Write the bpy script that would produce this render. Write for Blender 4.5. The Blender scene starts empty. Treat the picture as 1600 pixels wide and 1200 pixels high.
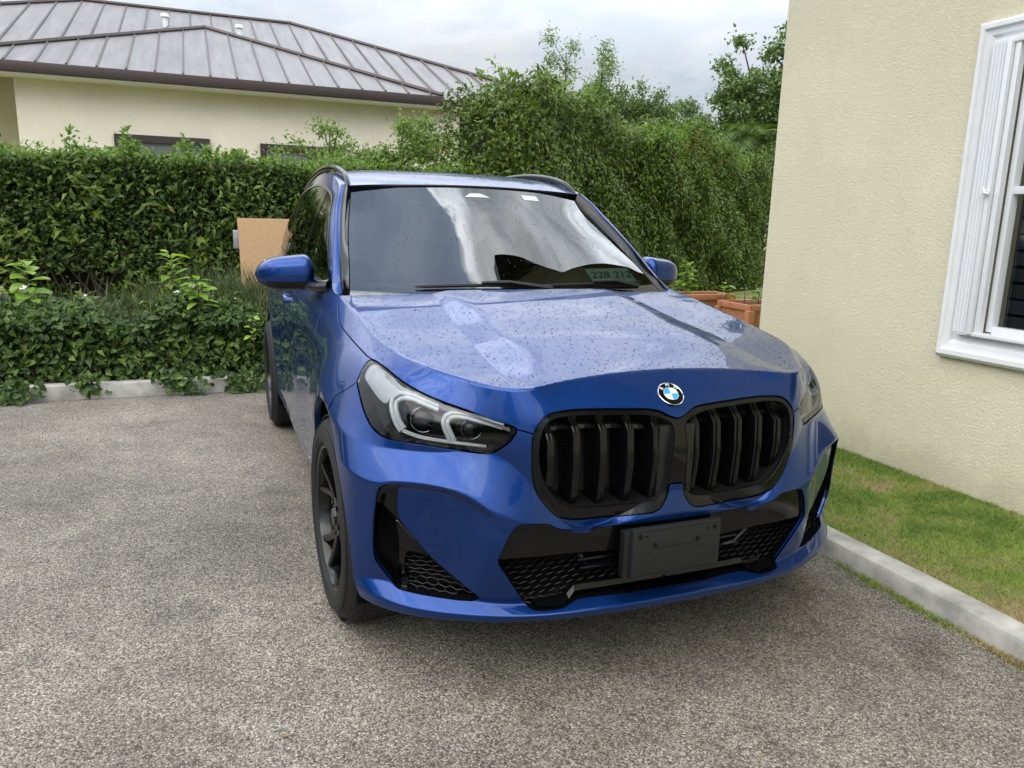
import bpy, bmesh, math, random
import numpy as np
from mathutils import Matrix, Vector
from mathutils.geometry import delaunay_2d_cdt
scene = bpy.context.scene
# ------------------------------------------------------------------ camera
cam_d = bpy.data.cameras.new('camera'); cam = bpy.data.objects.new('camera', cam_d)
scene.collection.objects.link(cam); scene.camera = cam
cam_d.sensor_width = 36; cam_d.lens = 26.93; cam_d.clip_start = .05; cam_d.clip_end = 600
YAW, PITCH, ROLL = math.radians(21.680), math.radians(11.943), math.radians(1.408)
fw = np.array([math.sin(YAW)*math.cos(PITCH), math.cos(YAW)*math.cos(PITCH), -math.sin(PITCH)])
rt = np.array([math.cos(YAW), -math.sin(YAW), 0.]); up = np.cross(rt, fw)
r2 = math.cos(ROLL)*rt + math.sin(ROLL)*up; u2 = -math.sin(ROLL)*rt + math.cos(ROLL)*up
cam.matrix_world = Matrix(((r2[0],u2[0],-fw[0],-1.2606),(r2[1],u2[1],-fw[1],-1.7101),(r2[2],u2[2],-fw[2],1.3707),(0,0,0,1)))
# ------------------------------------------------------------------ world, sun, exposure
SUN_EL, SUN_AZ = math.radians(58), math.radians(-125)      # azimuth measured from +Y towards +X
world = bpy.data.worlds.new('World'); scene.world = world; world.use_nodes = True
wt = world.node_tree; wt.nodes.clear()
def wn(t, **k):
    n = wt.nodes.new(t)
    for a, v in k.items(): setattr(n, a, v)
    return n
W_out = wn('ShaderNodeOutputWorld'); W_bg = wn('ShaderNodeBackground'); W_bg.inputs[1].default_value = .15
W_sky = wn('ShaderNodeTexSky', sky_type='NISHITA', sun_disc=False, sun_elevation=SUN_EL, sun_rotation=SUN_AZ, altitude=10, air_density=1.6, ozone_density=3.0, dust_density=.6)
W_tc = wn('ShaderNodeTexCoord'); W_sep = wn('ShaderNodeSeparateXYZ')
wt.links.new(W_tc.outputs['Generated'], W_sep.inputs[0])
def wmath(op, a, b=None, clamp=False):
    n = wn('ShaderNodeMath', operation=op, use_clamp=clamp)
    for i, v in enumerate((a, b)):
        if v is None: continue
        if isinstance(v, (int, float)): n.inputs[i].default_value = v
        else: wt.links.new(v, n.inputs[i])
    return n.outputs[0]
def wramp(src, a, b, c, d):
    n = wn('ShaderNodeMapRange'); n.interpolation_type = 'SMOOTHSTEP'
    for i, v in enumerate((a, b, c, d)): n.inputs[i+1].default_value = v
    wt.links.new(src, n.inputs[0]); return n.outputs[0]
# cloud layer: direction projected on a plane overhead, two noises
W_z = wmath('MAXIMUM', W_sep.outputs[2], .0)
W_den = wmath('ADD', W_z, .22)
W_px = wmath('DIVIDE', W_sep.outputs[0], W_den); W_py = wmath('DIVIDE', W_sep.outputs[1], W_den)
W_cmb = wn('ShaderNodeCombineXYZ'); wt.links.new(W_px, W_cmb.inputs[0]); wt.links.new(W_py, W_cmb.inputs[1])
W_cmb.inputs[2].default_value = 3.7
def wnoise(scale, det, rough, dist=0, off=(0,0,0)):
    m = wn('ShaderNodeMapping'); m.inputs[1].default_value = off; wt.links.new(W_cmb.outputs[0], m.inputs[0])
    n = wn('ShaderNodeTexNoise'); n.inputs['Scale'].default_value = scale; n.inputs['Detail'].default_value = det
    n.inputs['Roughness'].default_value = rough; n.inputs['Distortion'].default_value = dist
    wt.links.new(m.outputs[0], n.inputs['Vector']); return n.outputs[0]
n1 = wnoise(1.7, 9, .56, .25, (-2.705, 4.765, 0)); n2 = wnoise(2.6, 7, .6, .2, (7.1, 2.2, 0))
gaps = wramp(n1, .412, .450, 0., 1.)
veil = wmath('MAXIMUM', gaps, .24)
cover = wmath('MAXIMUM', veil, wramp(W_sep.outputs[2], .62, .80, 1., 0.))   # where the deck is closed; towards the horizon the clouds stack up
tone = wramp(n2, .32, .68, 0., 1.)                   # light and heavy parts of the deck
edge = wmath('SUBTRACT', 1.0, wramp(n1, .448, .51, 0., 1.))   # thin sunlit rims of the clouds
lum_el = wramp(W_sep.outputs[2], .08, .55, 1.9, 6.4) # an overcast sky is brighter overhead
flat = wramp(W_sep.outputs[2], .26, .66, .08, 1.)
lum = wmath('MULTIPLY', lum_el, wmath('ADD', 1.0, wmath('MULTIPLY', flat, wmath('SUBTRACT', wmath('MULTIPLY', tone, .5), .32))))
n3 = wnoise(5.5, 8, .62, .35, (1.1, 8.4, 0)); fine_t = wramp(n3, .34, .66, -.5, .5)
lum = wmath('MULTIPLY', lum, wmath('ADD', 1.0, wmath('MULTIPLY', flat, wmath('MULTIPLY', fine_t, .55))))
lum = wmath('MULTIPLY', lum, wmath('ADD', 1.0, wmath('MULTIPLY', wmath('MULTIPLY', wmath('MULTIPLY', edge, cover), flat), .9)))
W_cc = wn('ShaderNodeMixRGB'); W_cc.inputs[1].default_value = (.79,.88,1.0,1); W_cc.inputs[2].default_value = (.95,.975,1.0,1)
wt.links.new(tone, W_cc.inputs[0])
W_cl = wn('ShaderNodeMixRGB', blend_type='MULTIPLY'); W_cl.inputs[0].default_value = 1
wt.links.new(W_cc.outputs[0], W_cl.inputs[1]); wt.links.new(lum, W_cl.inputs[2])
W_mix = wn('ShaderNodeMixRGB'); wt.links.new(cover, W_mix.inputs[0])
wt.links.new(W_sky.outputs[0], W_mix.inputs[1]); wt.links.new(W_cl.outputs[0], W_mix.inputs[2])
wt.links.new(W_mix.outputs[0], W_bg.inputs[0]); wt.links.new(W_bg.outputs[0], W_out.inputs[0])
sun_d = bpy.data.lights.new('sun', 'SUN'); sun_d.energy = 1.0; sun_d.angle = math.radians(75); sun_d.color = (1,.93,.80)
sun = bpy.data.objects.new('sun', sun_d); scene.collection.objects.link(sun)
sdir = Vector((math.sin(SUN_AZ)*math.cos(SUN_EL), math.cos(SUN_AZ)*math.cos(SUN_EL), math.sin(SUN_EL)))
sun.rotation_euler = sdir.to_track_quat('Z', 'Y').to_euler()
vs = scene.view_settings; vs.view_transform = 'Standard'; vs.look = 'None'; vs.exposure = 1.12; vs.gamma = 1; vs.use_curve_mapping = False
rng = np.random.default_rng(11); random.seed(5)

# ------------------------------------------------------------------ helpers
def link(o, parent=None):
    scene.collection.objects.link(o)
    if parent is not None: o.parent = parent
    return o
def tag(o, label=None, cat=None, group=None, kind=None):
    if label: o['label'] = label
    if cat: o['category'] = cat
    if group: o['group'] = group
    if kind: o['kind'] = kind
    return o
def empty(name, loc=(0,0,0), rz=0.):
    o = bpy.data.objects.new(name, None); o.location = loc; o.rotation_euler = (0,0,rz); o.empty_display_size = .2
    return link(o)
def mesh_obj(name, V, F, mat, parent=None, smooth=False, normals=None, fm=None):
    """one mesh object; F list of index tuples or (n,k) array; mat material or list; fm per-face material index"""
    me = bpy.data.meshes.new(name)
    V = np.asarray(V, np.float32).reshape(-1, 3)
    if isinstance(F, np.ndarray):
        n, k = F.shape
        me.vertices.add(len(V)); me.vertices.foreach_set('co', V.ravel())
        me.loops.add(n*k); me.loops.foreach_set('vertex_index', F.astype(np.int32).ravel())
        me.polygons.add(n); me.polygons.foreach_set('loop_start', np.arange(n, dtype=np.int32)*k)
        me.polygons.foreach_set('loop_total', np.full(n, k, np.int32))
        me.update(calc_edges=True)
    else:
        me.from_pydata(V.tolist(), [], [tuple(map(int, f)) for f in F])
    for m in (mat if isinstance(mat, (list, tuple)) else [mat]): me.materials.append(m)
    if fm is not None: me.polygons.foreach_set('material_index', np.asarray(fm, np.int32))
    me.polygons.foreach_set('use_smooth', np.full(len(me.polygons), bool(smooth)))
    me.validate()
    if normals is not None and len(normals) == len(me.vertices):
        me.normals_split_custom_set_from_vertices([tuple(n) for n in np.asarray(normals, float)])
    me.update()
    return link(bpy.data.objects.new(name, me), parent)
class MB:
    """collects simple solids and links them as one mesh object"""
    def __init__(s): s.v = []; s.f = []; s.m = []
    def add(s, V, F, mi=0):
        o = len(s.v); s.v += [tuple(map(float, p)) for p in V]; s.f += [tuple(int(i)+o for i in f) for f in F]; s.m += [mi]*len(F)
        return s
    def box(s, c, d, rz=0., mi=0, rx=0., bev=0.):
        bm = bmesh.new(); bmesh.ops.create_cube(bm, size=1)
        for v in bm.verts: v.co = Vector((v.co.x*d[0], v.co.y*d[1], v.co.z*d[2]))
        if bev > 0: bmesh.ops.bevel(bm, geom=bm.edges[:], offset=bev, segments=2, affect='EDGES', profile=.6)
        M = Matrix.Translation(c) @ Matrix.Rotation(rz, 4, 'Z') @ Matrix.Rotation(rx, 4, 'X'); bm.transform(M)
        bm.verts.ensure_lookup_table(); bm.verts.index_update()
        s.add([v.co for v in bm.verts], [[v.index for v in f.verts] for f in bm.faces], mi); bm.free(); return s
    def tube(s, P, r, n=8, mi=0, cap=True, sx=1., upv=(0,0,1)):
        P = [np.array(p, float) for p in P]; k = len(P); R = r if hasattr(r, '__len__') else [r]*k
        V = []
        for i in range(k):
            t = P[min(i+1, k-1)] - P[max(i-1, 0)]; t /= np.linalg.norm(t)+1e-12
            a = np.cross(t, upv)
            if np.linalg.norm(a) < 1e-3: a = np.cross(t, (1,0,0))
            a /= np.linalg.norm(a); b = np.cross(a, t)
            for j in range(n):
                q = 2*math.pi*j/n; V.append(P[i] + R[i]*(math.cos(q)*a*sx + math.sin(q)*b))
        F = [(i*n+j, i*n+(j+1)%n, (i+1)*n+(j+1)%n, (i+1)*n+j) for i in range(k-1) for j in range(n)]
        if cap: F += [tuple(range(n-1,-1,-1)), tuple((k-1)*n+j for j in range(n))]
        return s.add(V, F, mi)
    def prism(s, P2, z0, z1, axis='z', mi=0):
        """polygon P2 extruded along an axis (x: P2=(y,z); y: P2=(x,z); z: P2=(x,y))"""
        def mk(p, h): return {'x': (h,p[0],p[1]), 'y': (p[0],h,p[1]), 'z': (p[0],p[1],h)}[axis]
        n = len(P2); V = [mk(p, z0) for p in P2] + [mk(p, z1) for p in P2]
        F = [tuple(range(n-1,-1,-1)), tuple(range(n, 2*n))] + [(i,(i+1)%n,n+(i+1)%n,n+i) for i in range(n)]
        return s.add(V, F, mi)
    def grid(s, G, mi=0, flip=False):
        G = np.asarray(G, float); a, b = G.shape[:2]
        F = [(i*b+j, i*b+j+1, (i+1)*b+j+1, (i+1)*b+j) for i in range(a-1) for j in range(b-1)]
        if flip: F = [f[::-1] for f in F]
        return s.add(G.reshape(-1,3), F, mi)
    def build(s, name, mat, parent=None, smooth=False, sharp=None, bev=None):
        o = mesh_obj(name, s.v, s.f, mat, parent, smooth, fm=s.m)
        bm = bmesh.new(); bm.from_mesh(o.data); bmesh.ops.recalc_face_normals(bm, faces=bm.faces[:])
        if bev: bmesh.ops.bevel(bm, geom=[e for e in bm.edges if len(e.link_faces)==2 and e.calc_face_angle(0) > .5], offset=bev, segments=2, affect='EDGES', profile=.6, clamp_overlap=True)
        if smooth:
            for e in bm.edges:
                if len(e.link_faces) == 2 and e.calc_face_angle(0) > (sharp or .7): e.smooth = False
        bm.to_mesh(o.data); bm.free(); return o
def crv(P, n):
    """Catmull-Rom through points, n samples, evenly spaced"""
    P = np.array(P, float); Q = np.vstack([2*P[0]-P[1], P, 2*P[-1]-P[-2]]); out = []
    for i in range(1, len(Q)-2):
        for u in np.linspace(0, 1, 24, endpoint=False):
            p0,p1,p2,p3 = Q[i-1:i+3]
            out.append(.5*((2*p1)+(p2-p0)*u+(2*p0-5*p1+4*p2-p3)*u*u+(3*p1-p0-3*p2+p3)*u**3))
    out.append(P[-1]); out = np.array(out); d = np.concatenate([[0], np.cumsum(np.linalg.norm(np.diff(out, axis=0), axis=1))])
    x = np.linspace(0, d[-1], n); return np.stack([np.interp(x, d, out[:,k]) for k in range(out.shape[1])], 1)
def inpoly(P, poly):
    x, y = P[:,0], P[:,1]; poly = np.asarray(poly); r = np.zeros(len(P), bool); j = len(poly)-1
    for i in range(len(poly)):
        xi, yi = poly[i]; xj, yj = poly[j]
        with np.errstate(divide='ignore', invalid='ignore'):
            c = ((yi > y) != (yj > y)) & (x < (xj-xi)*(y-yi)/(yj-yi+1e-15)+xi)
        r ^= c; j = i
    return r
def dist_poly(P, L, closed=False):
    """distance of 2-D or 3-D points to a polyline"""
    L = np.asarray(L, float); 
    if closed: L = np.vstack([L, L[:1]])
    best = np.full(len(P), 1e9)
    for a, b in zip(L[:-1], L[1:]):
        d = b-a; t = np.clip(((P-a)@d)/(d@d+1e-15), 0, 1)
        best = np.minimum(best, np.linalg.norm(P-(a+t[:,None]*d), axis=1))
    return best
def smst(x, a, b): 
    t = np.clip((x-a)/(b-a), 0, 1); return t*t*(3-2*t)

# ------------------------------------------------------------------ materials
def new_mat(name):
    m = bpy.data.materials.new(name); m.use_nodes = True; nt = m.node_tree
    return m, nt, nt.nodes['Principled BSDF']
def N(nt, t, ins=None, **k):
    n = nt.nodes.new(t)
    for a, v in k.items(): setattr(n, a, v)
    for a, v in (ins or {}).items(): n.inputs[a].default_value = v
    return n
def simple(name, col, rough=.5, metal=0., coat=0., coat_r=.03, spec=.5, noise=0., nscale=20., bump=0., bscale=200., bdist=.002):
    m, nt, b = new_mat(name); L = nt.links
    b.inputs['Base Color'].default_value = (*col, 1); b.inputs['Roughness'].default_value = rough; b.inputs['Metallic'].default_value = metal
    b.inputs['Coat Weight'].default_value = coat; b.inputs['Coat Roughness'].default_value = coat_r; b.inputs['Specular IOR Level'].default_value = spec
    tc = N(nt, 'ShaderNodeTexCoord')
    if noise:
        n = N(nt, 'ShaderNodeTexNoise', {'Scale': nscale, 'Detail': 6., 'Roughness': .62}); L.new(tc.outputs['Object'], n.inputs['Vector'])
        r = N(nt, 'ShaderNodeMapRange', {1: .3, 2: .7, 3: 1-noise, 4: 1+noise}); L.new(n.outputs[0], r.inputs[0])
        h = N(nt, 'ShaderNodeMixRGB', {0: 1., 1: (*col, 1)}, blend_type='MULTIPLY'); L.new(r.outputs[0], h.inputs[2]); L.new(h.outputs[0], b.inputs['Base Color'])
    if bump:
        n = N(nt, 'ShaderNodeTexNoise', {'Scale': bscale, 'Detail': 4., 'Roughness': .6}); L.new(tc.outputs['Object'], n.inputs['Vector'])
        u = N(nt, 'ShaderNodeBump', {'Strength': bump, 'Distance': bdist}); L.new(n.outputs[0], u.inputs['Height']); L.new(u.outputs[0], b.inputs['Normal'])
    return m
def leaf_mat(name, dark, light, rough=.45, trans=.25, tip=None):
    """foliage: colour varies leaf by leaf"""
    m, nt, b = new_mat(name); L = nt.links
    g = N(nt, 'ShaderNodeNewGeometry'); r = N(nt, 'ShaderNodeValToRGB')
    r.color_ramp.elements[0].color = (*dark, 1); r.color_ramp.elements[1].color = (*light, 1); r.color_ramp.elements[0].position = .1
    if tip: e = r.color_ramp.elements.new(.965); e.color = (*light, 1); r.color_ramp.elements[2].color = (*tip, 1)
    L.new(g.outputs['Random Per Island'], r.inputs[0])
    L.new(r.outputs[0], b.inputs['Base Color']); b.inputs['Roughness'].default_value = rough; b.inputs['Specular IOR Level'].default_value = .4
    t = N(nt, 'ShaderNodeBsdfTranslucent'); c = N(nt, 'ShaderNodeMixRGB', {0: 1., 2: (1.25,1.3,.55,1)}, blend_type='MULTIPLY'); L.new(r.outputs[0], c.inputs[1]); L.new(c.outputs[0], t.inputs[0])
    x = N(nt, 'ShaderNodeMixShader', {0: trans}); o = nt.nodes['Material Output']
    L.new(b.outputs[0], x.inputs[1]); L.new(t.outputs[0], x.inputs[2]); L.new(x.outputs[0], o.inputs['Surface']); return m
def glass_mat(name, tint, rough=.0, ior=1.5, thin=True):
    """thin pane: see-through with the reflection of glass on top"""
    m, nt, b = new_mat(name); L = nt.links; nt.nodes.remove(b)
    t = N(nt, 'ShaderNodeBsdfTransparent', {0: (*tint, 1)}); g = N(nt, 'ShaderNodeBsdfGlossy', {'Roughness': rough})
    f = N(nt, 'ShaderNodeFresnel', {0: ior}); x = N(nt, 'ShaderNodeMixShader')
    L.new(f.outputs[0], x.inputs[0]); L.new(t.outputs[0], x.inputs[1]); L.new(g.outputs[0], x.inputs[2]); L.new(x.outputs[0], nt.nodes['Material Output'].inputs['Surface'])
    return m
M = {}
def paint_mat():
    m, nt, b = new_mat('blue_metallic_paint'); L = nt.links
    b.inputs['Metallic'].default_value = .85; b.inputs['Roughness'].default_value = .42
    b.inputs['Coat Weight'].default_value = 1; b.inputs['Coat Roughness'].default_value = .008; b.inputs['Coat IOR'].default_value = 1.38
    tc = N(nt, 'ShaderNodeTexCoord'); v = N(nt, 'ShaderNodeTexVoronoi', {'Scale': 2600.}); L.new(tc.outputs['Object'], v.inputs['Vector'])
    mx = N(nt, 'ShaderNodeMixRGB', {1: (.0016,.030,.160,1), 2: (.0028,.045,.235,1)}); L.new(v.outputs['Color'], mx.inputs[0]); L.new(mx.outputs[0], b.inputs['Base Color'])
    return m
M['paint'] = paint_mat()
M['gloss_black'] = simple('gloss_black_plastic', (.0035,.0037,.0045), .10, coat=.0, spec=.36)
M['black'] = simple('black_plastic', (.008,.008,.009), .45)
M['matte_black'] = simple('matt_black_plastic', (.009,.0095,.010), .55, noise=.15, nscale=90, bump=.15, bscale=900, bdist=.0004)
M['void'] = simple('dark_cavity', (.004,.004,.0045), .9, spec=.1)
M['tyre'] = simple('tyre_rubber', (.0085,.0085,.009), .75, noise=.25, nscale=25, bump=.2, bscale=220)
M['rim'] = simple('black_alloy', (.0028,.0028,.003), .18, metal=.0, coat=.0, spec=.5)
M['steel'] = simple('brake_steel', (.07,.068,.066), .45, metal=.6, noise=.2, nscale=40)
M['chrome'] = simple('bright_reflector', (.82,.84,.86), .14, metal=1.)
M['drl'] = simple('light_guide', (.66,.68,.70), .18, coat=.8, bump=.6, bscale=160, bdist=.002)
M['satin'] = simple('satin_grey_trim', (.30,.31,.33), .25, metal=.9)
M['lamp_trim_sheen'] = simple('lamp_trim_and_sky_sheen', (.62,.64,.66), .28, metal=.35, coat=.5)  # pale grey paints the sky's reflection in the headlight cover
M['water'] = glass_mat('water', (.74,.77,.82), 0., 1.33)
M['wind'] = glass_mat('windscreen_glass', (.58,.62,.57), 0., 2.35)
M['tint'] = glass_mat('tinted_side_glass', (.10,.115,.11), 0., 1.55)
M['lens'] = glass_mat('headlight_cover', (.90,.92,.93), 0., 1.52)
M['seat'] = simple('dark_upholstery', (.020,.020,.021), .75)
M['dash'] = simple('dashboard_vinyl', (.15,.132,.10), .6, bump=.2, bscale=500, bdist=.0005)
M['white_enamel'] = simple('white_enamel', (.82,.83,.84), .25, coat=.5)
M['sky_enamel'] = simple('light_blue_enamel', (.035,.33,.80), .25, coat=.5)
M['silver'] = simple('silver_line', (.78,.78,.79), .2, metal=1.)

M['sticker'] = simple('pale_sticker', (.50,.62,.60), .4)
M['plate'] = simple('pale_green_paper', (.42,.64,.60), .6)
M['ink'] = simple('black_ink', (.012,.02,.02), .6)
def radiator_mat():
    m, nt, b = new_mat('radiator_fins'); L = nt.links
    tc = N(nt, 'ShaderNodeTexCoord'); w = N(nt, 'ShaderNodeTexWave', {'Scale': 38., 'Distortion': 1.2, 'Detail': 2., 'Detail Scale': 6.}, bands_direction='Z'); L.new(tc.outputs['Object'], w.inputs['Vector'])
    r = N(nt, 'ShaderNodeValToRGB'); r.color_ramp.elements[0].color = (.006,.006,.007,1); r.color_ramp.elements[1].color = (.05,.05,.052,1); r.color_ramp.elements[0].position = .55
    L.new(w.outputs[0], r.inputs[0]); L.new(r.outputs[0], b.inputs['Base Color']); b.inputs['Roughness'].default_value = .5
    u = N(nt, 'ShaderNodeBump', {'Strength': .5, 'Distance': .004}); L.new(w.outputs[0], u.inputs['Height']); L.new(u.outputs[0], b.inputs['Normal']); return m
M['radiator'] = radiator_mat()
M['pane_light'] = simple('pale_window_glass', (.16,.17,.17), .05, spec=.6)
M['piano_black'] = simple('piano_black_lacquer', (.006,.006,.007), .08, coat=1., spec=.7)
M['mesh_black'] = simple('moulded_black_mesh', (.0025,.0025,.003), .35, spec=.35)
# ------------------------------------------------------------------ ground
def asphalt_mat():
    m, nt, b = new_mat('asphalt'); L = nt.links; tc = N(nt, 'ShaderNodeTexCoord'); C_ = tc.outputs['Object']
    v = N(nt, 'ShaderNodeTexVoronoi', {'Scale': 195., 'Randomness': 1.}); L.new(C_, v.inputs['Vector'])
    v2 = N(nt, 'ShaderNodeTexVoronoi', {'Scale': 190.}); L.new(C_, v2.inputs['Vector'])
    sp = N(nt, 'ShaderNodeSeparateXYZ'); L.new(v.outputs['Color'], sp.inputs[0])
    r = N(nt, 'ShaderNodeValToRGB'); e = r.color_ramp.elements; e[0].color = (.135,.117,.094,1); e[1].color = (.68,.625,.54,1); e[0].position = .10; x = e.new(.5); x.color = (.315,.285,.240,1); x = e.new(.85); x.color = (.45,.41,.35,1)
    L.new(sp.outputs[0], r.inputs[0])
    gap = N(nt, 'ShaderNodeMapRange', {1: .0, 2: .45, 3: 1.08, 4: .55}); L.new(v.outputs['Distance'], gap.inputs[0]); 
    n = N(nt, 'ShaderNodeTexNoise', {'Scale': .9, 'Detail': 7., 'Roughness': .55, 'Distortion': .1}); L.new(C_, n.inputs['Vector'])
    st = N(nt, 'ShaderNodeMapRange', {1: .34, 2: .66, 3: .72, 4: 1.28}); L.new(n.outputs[0], st.inputs[0])
    n2 = N(nt, 'ShaderNodeTexNoise', {'Scale': 7., 'Detail': 5., 'Roughness': .65}); L.new(C_, n2.inputs['Vector'])
    s2 = N(nt, 'ShaderNodeMapRange', {1: .3, 2: .7, 3: .84, 4: 1.12}); L.new(n2.outputs[0], s2.inputs[0])
    def mul(a, c):
        q = N(nt, 'ShaderNodeMixRGB', {0: 1.}, blend_type='MULTIPLY'); L.new(a, q.inputs[1]); L.new(c, q.inputs[2]); return q.outputs[0]
    n3 = N(nt, 'ShaderNodeTexNoise', {'Scale': 1.7, 'Detail': 4., 'Roughness': .5, 'Distortion': .4}); L.new(C_, n3.inputs['Vector'])
    s3 = N(nt, 'ShaderNodeMapRange', {1: .60, 2: .72, 3: 1., 4: .62}); L.new(n3.outputs[0], s3.inputs[0])
    c = mul(mul(mul(mul(r.outputs[0], st.outputs[0]), s2.outputs[0]), gap.outputs[0]), s3.outputs[0]); L.new(c, b.inputs['Base Color'])
    b.inputs['Roughness'].default_value = .82; b.inputs['Specular IOR Level'].default_value = .25
    u = N(nt, 'ShaderNodeBump', {'Strength': .75, 'Distance': .004}); u.invert = True; L.new(v.outputs['Distance'], u.inputs['Height']); L.new(u.outputs[0], b.inputs['Normal'])
    return m
def turf_mat(name, blades):
    m, nt, b = new_mat(name); L = nt.links; tc = N(nt, 'ShaderNodeTexCoord'); C_ = tc.outputs['Object']
    n = N(nt, 'ShaderNodeTexNoise', {'Scale': 2.6, 'Detail': 5., 'Roughness': .62, 'Distortion': .5}); L.new(C_, n.inputs['Vector'])
    r = N(nt, 'ShaderNodeValToRGB'); e = r.color_ramp.elements; e[0].position = .34; e[0].color = (.11,.175,.028,1); e[1].position = .64; e[1].color = (.34,.27,.13,1)
    x = e.new(.47); x.color = (.205,.26,.055,1); x = e.new(.55); x.color = (.25,.25,.09,1); L.new(n.outputs[0], r.inputs[0])
    g = N(nt, 'ShaderNodeNewGeometry'); f = N(nt, 'ShaderNodeMapRange', {3: .55, 4: 1.5})
    if blades: L.new(g.outputs['Random Per Island'], f.inputs[0])
    else:
        n2 = N(nt, 'ShaderNodeTexNoise', {'Scale': 160., 'Detail': 3.}); L.new(C_, n2.inputs['Vector']); L.new(n2.outputs[0], f.inputs[0]); f.inputs[3].default_value = .3; f.inputs[4].default_value = 1.3
    q = N(nt, 'ShaderNodeMixRGB', {0: 1.}, blend_type='MULTIPLY'); L.new(r.outputs[0], q.inputs[1]); L.new(f.outputs[0], q.inputs[2]); L.new(q.outputs[0], b.inputs['Base Color'])
    b.inputs['Roughness'].default_value = .7; b.inputs['Specular IOR Level'].default_value = .25; return m
def stucco_mat(name, col, scale, dist):
    m, nt, b = new_mat(name); L = nt.links; tc = N(nt, 'ShaderNodeTexCoord'); C_ = tc.outputs['Object']
    n = N(nt, 'ShaderNodeTexNoise', {'Scale': scale, 'Detail': 3.5, 'Roughness': .55, 'Distortion': .6}); L.new(C_, n.inputs['Vector'])
    h = N(nt, 'ShaderNodeMapRange', {1: .40, 2: .62, 3: 0., 4: 1.}); h.interpolation_type = 'SMOOTHSTEP'; L.new(n.outputs[0], h.inputs[0])
    u = N(nt, 'ShaderNodeBump', {'Strength': .8, 'Distance': dist}); L.new(h.outputs[0], u.inputs['Height']); L.new(u.outputs[0], b.inputs['Normal'])
    n2 = N(nt, 'ShaderNodeTexNoise', {'Scale': 1.3, 'Detail': 6., 'Roughness': .65}); L.new(C_, n2.inputs['Vector'])
    f = N(nt, 'ShaderNodeMapRange', {1: .3, 2: .7, 3: .93, 4: 1.05}); L.new(n2.outputs[0], f.inputs[0])
    q = N(nt, 'ShaderNodeMixRGB', {0: 1., 1: (*col,1)}, blend_type='MULTIPLY'); L.new(f.outputs[0], q.inputs[2])
    sx = N(nt, 'ShaderNodeSeparateXYZ'); L.new(C_, sx.inputs[0]); n3 = N(nt, 'ShaderNodeTexNoise', {'Scale': 5., 'Detail': 6., 'Roughness': .7}); L.new(C_, n3.inputs['Vector'])
    hz = N(nt, 'ShaderNodeMath', operation='MULTIPLY_ADD'); L.new(n3.outputs[0], hz.inputs[0]); hz.inputs[1].default_value = -.55; L.new(sx.outputs[2], hz.inputs[2])
    dz = N(nt, 'ShaderNodeMapRange', {1: -.16, 2: .04, 3: .36, 4: 0.}); L.new(hz.outputs[0], dz.inputs[0]); dq = N(nt, 'ShaderNodeMixRGB', {2: (.33,.29,.19,1)}); L.new(dz.outputs[0], dq.inputs[0]); L.new(q.outputs[0], dq.inputs[1])
    L.new(dq.outputs[0], b.inputs['Base Color']); b.inputs['Roughness'].default_value = .85; b.inputs['Specular IOR Level'].default_value = .25
    return m
M['asphalt'] = asphalt_mat(); M['turf'] = turf_mat('lawn_soil', False); M['blade'] = turf_mat('grass_blades', True)
M['concrete'] = simple('kerb_concrete', (.40,.385,.355), .85, noise=.42, nscale=5.5, bump=.35, bscale=90, bdist=.003)
M['soil'] = simple('garden_soil', (.075,.058,.042), .95, noise=.6, nscale=22, bump=.8, bscale=30, bdist=.02)
M['stucco'] = stucco_mat('cream_textured_stucco', (.715,.67,.495), 110., .0022)
M['house_wall'] = stucco_mat('beige_render', (.84,.77,.64), 30., .003)
M['white_stucco'] = simple('white_painted_trim', (.76,.77,.78), .6, noise=.04, nscale=8, bump=.35, bscale=130, bdist=.0012)
M['white_alu'] = simple('white_aluminium', (.74,.755,.775), .32)
M['brown'] = simple('dark_brown_metal', (.045,.030,.028), .4)
M['soffit'] = simple('white_soffit', (.78,.77,.75), .8)
M['soffit_dark'] = simple('stained_timber_soffit', (.035,.028,.024), .6)
M['soffit_olive'] = simple('olive_soffit_boards', (.14,.125,.09), .7)
M['pane'] = simple('dark_window_glass', (.012,.014,.015), .03, spec=.6)
M['blind'] = simple('grey_blind', (.10,.105,.11), .5)
M['terracotta'] = simple('terracotta', (.46,.195,.105), .8, noise=.22, nscale=16, bump=.3, bscale=60, bdist=.004)
M['board'] = simple('tan_board', (.58,.37,.205), .8, noise=.06, nscale=30, bump=.15, bscale=150, bdist=.001)
M['bark'] = simple('bark', (.09,.07,.05), .9, noise=.3, nscale=14)
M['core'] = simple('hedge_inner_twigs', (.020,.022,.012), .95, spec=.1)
def roof_mat():
    m, nt, b = new_mat('weathered_metal_roof'); L = nt.links; tc = N(nt, 'ShaderNodeTexCoord'); mp_ = N(nt, 'ShaderNodeMapping'); mp_.inputs[3].default_value = (7., .8, .8); L.new(tc.outputs['Object'], mp_.inputs[0])
    n = N(nt, 'ShaderNodeTexNoise', {'Scale': 1.1, 'Detail': 8., 'Roughness': .7}); L.new(mp_.outputs[0], n.inputs['Vector'])
    r = N(nt, 'ShaderNodeValToRGB'); e = r.color_ramp.elements; e[0].position = .3; e[0].color = (.135,.126,.124,1); e[1].position = .72; e[1].color = (.235,.222,.220,1); L.new(n.outputs[0], r.inputs[0]); L.new(r.outputs[0], b.inputs['Base Color'])
    b.inputs['Roughness'].default_value = .48; b.inputs['Metallic'].default_value = .25; return m
M['roof'] = roof_mat()
M['seam'] = simple('roof_seam_metal', (.10,.083,.075), .5, metal=.2)
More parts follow.
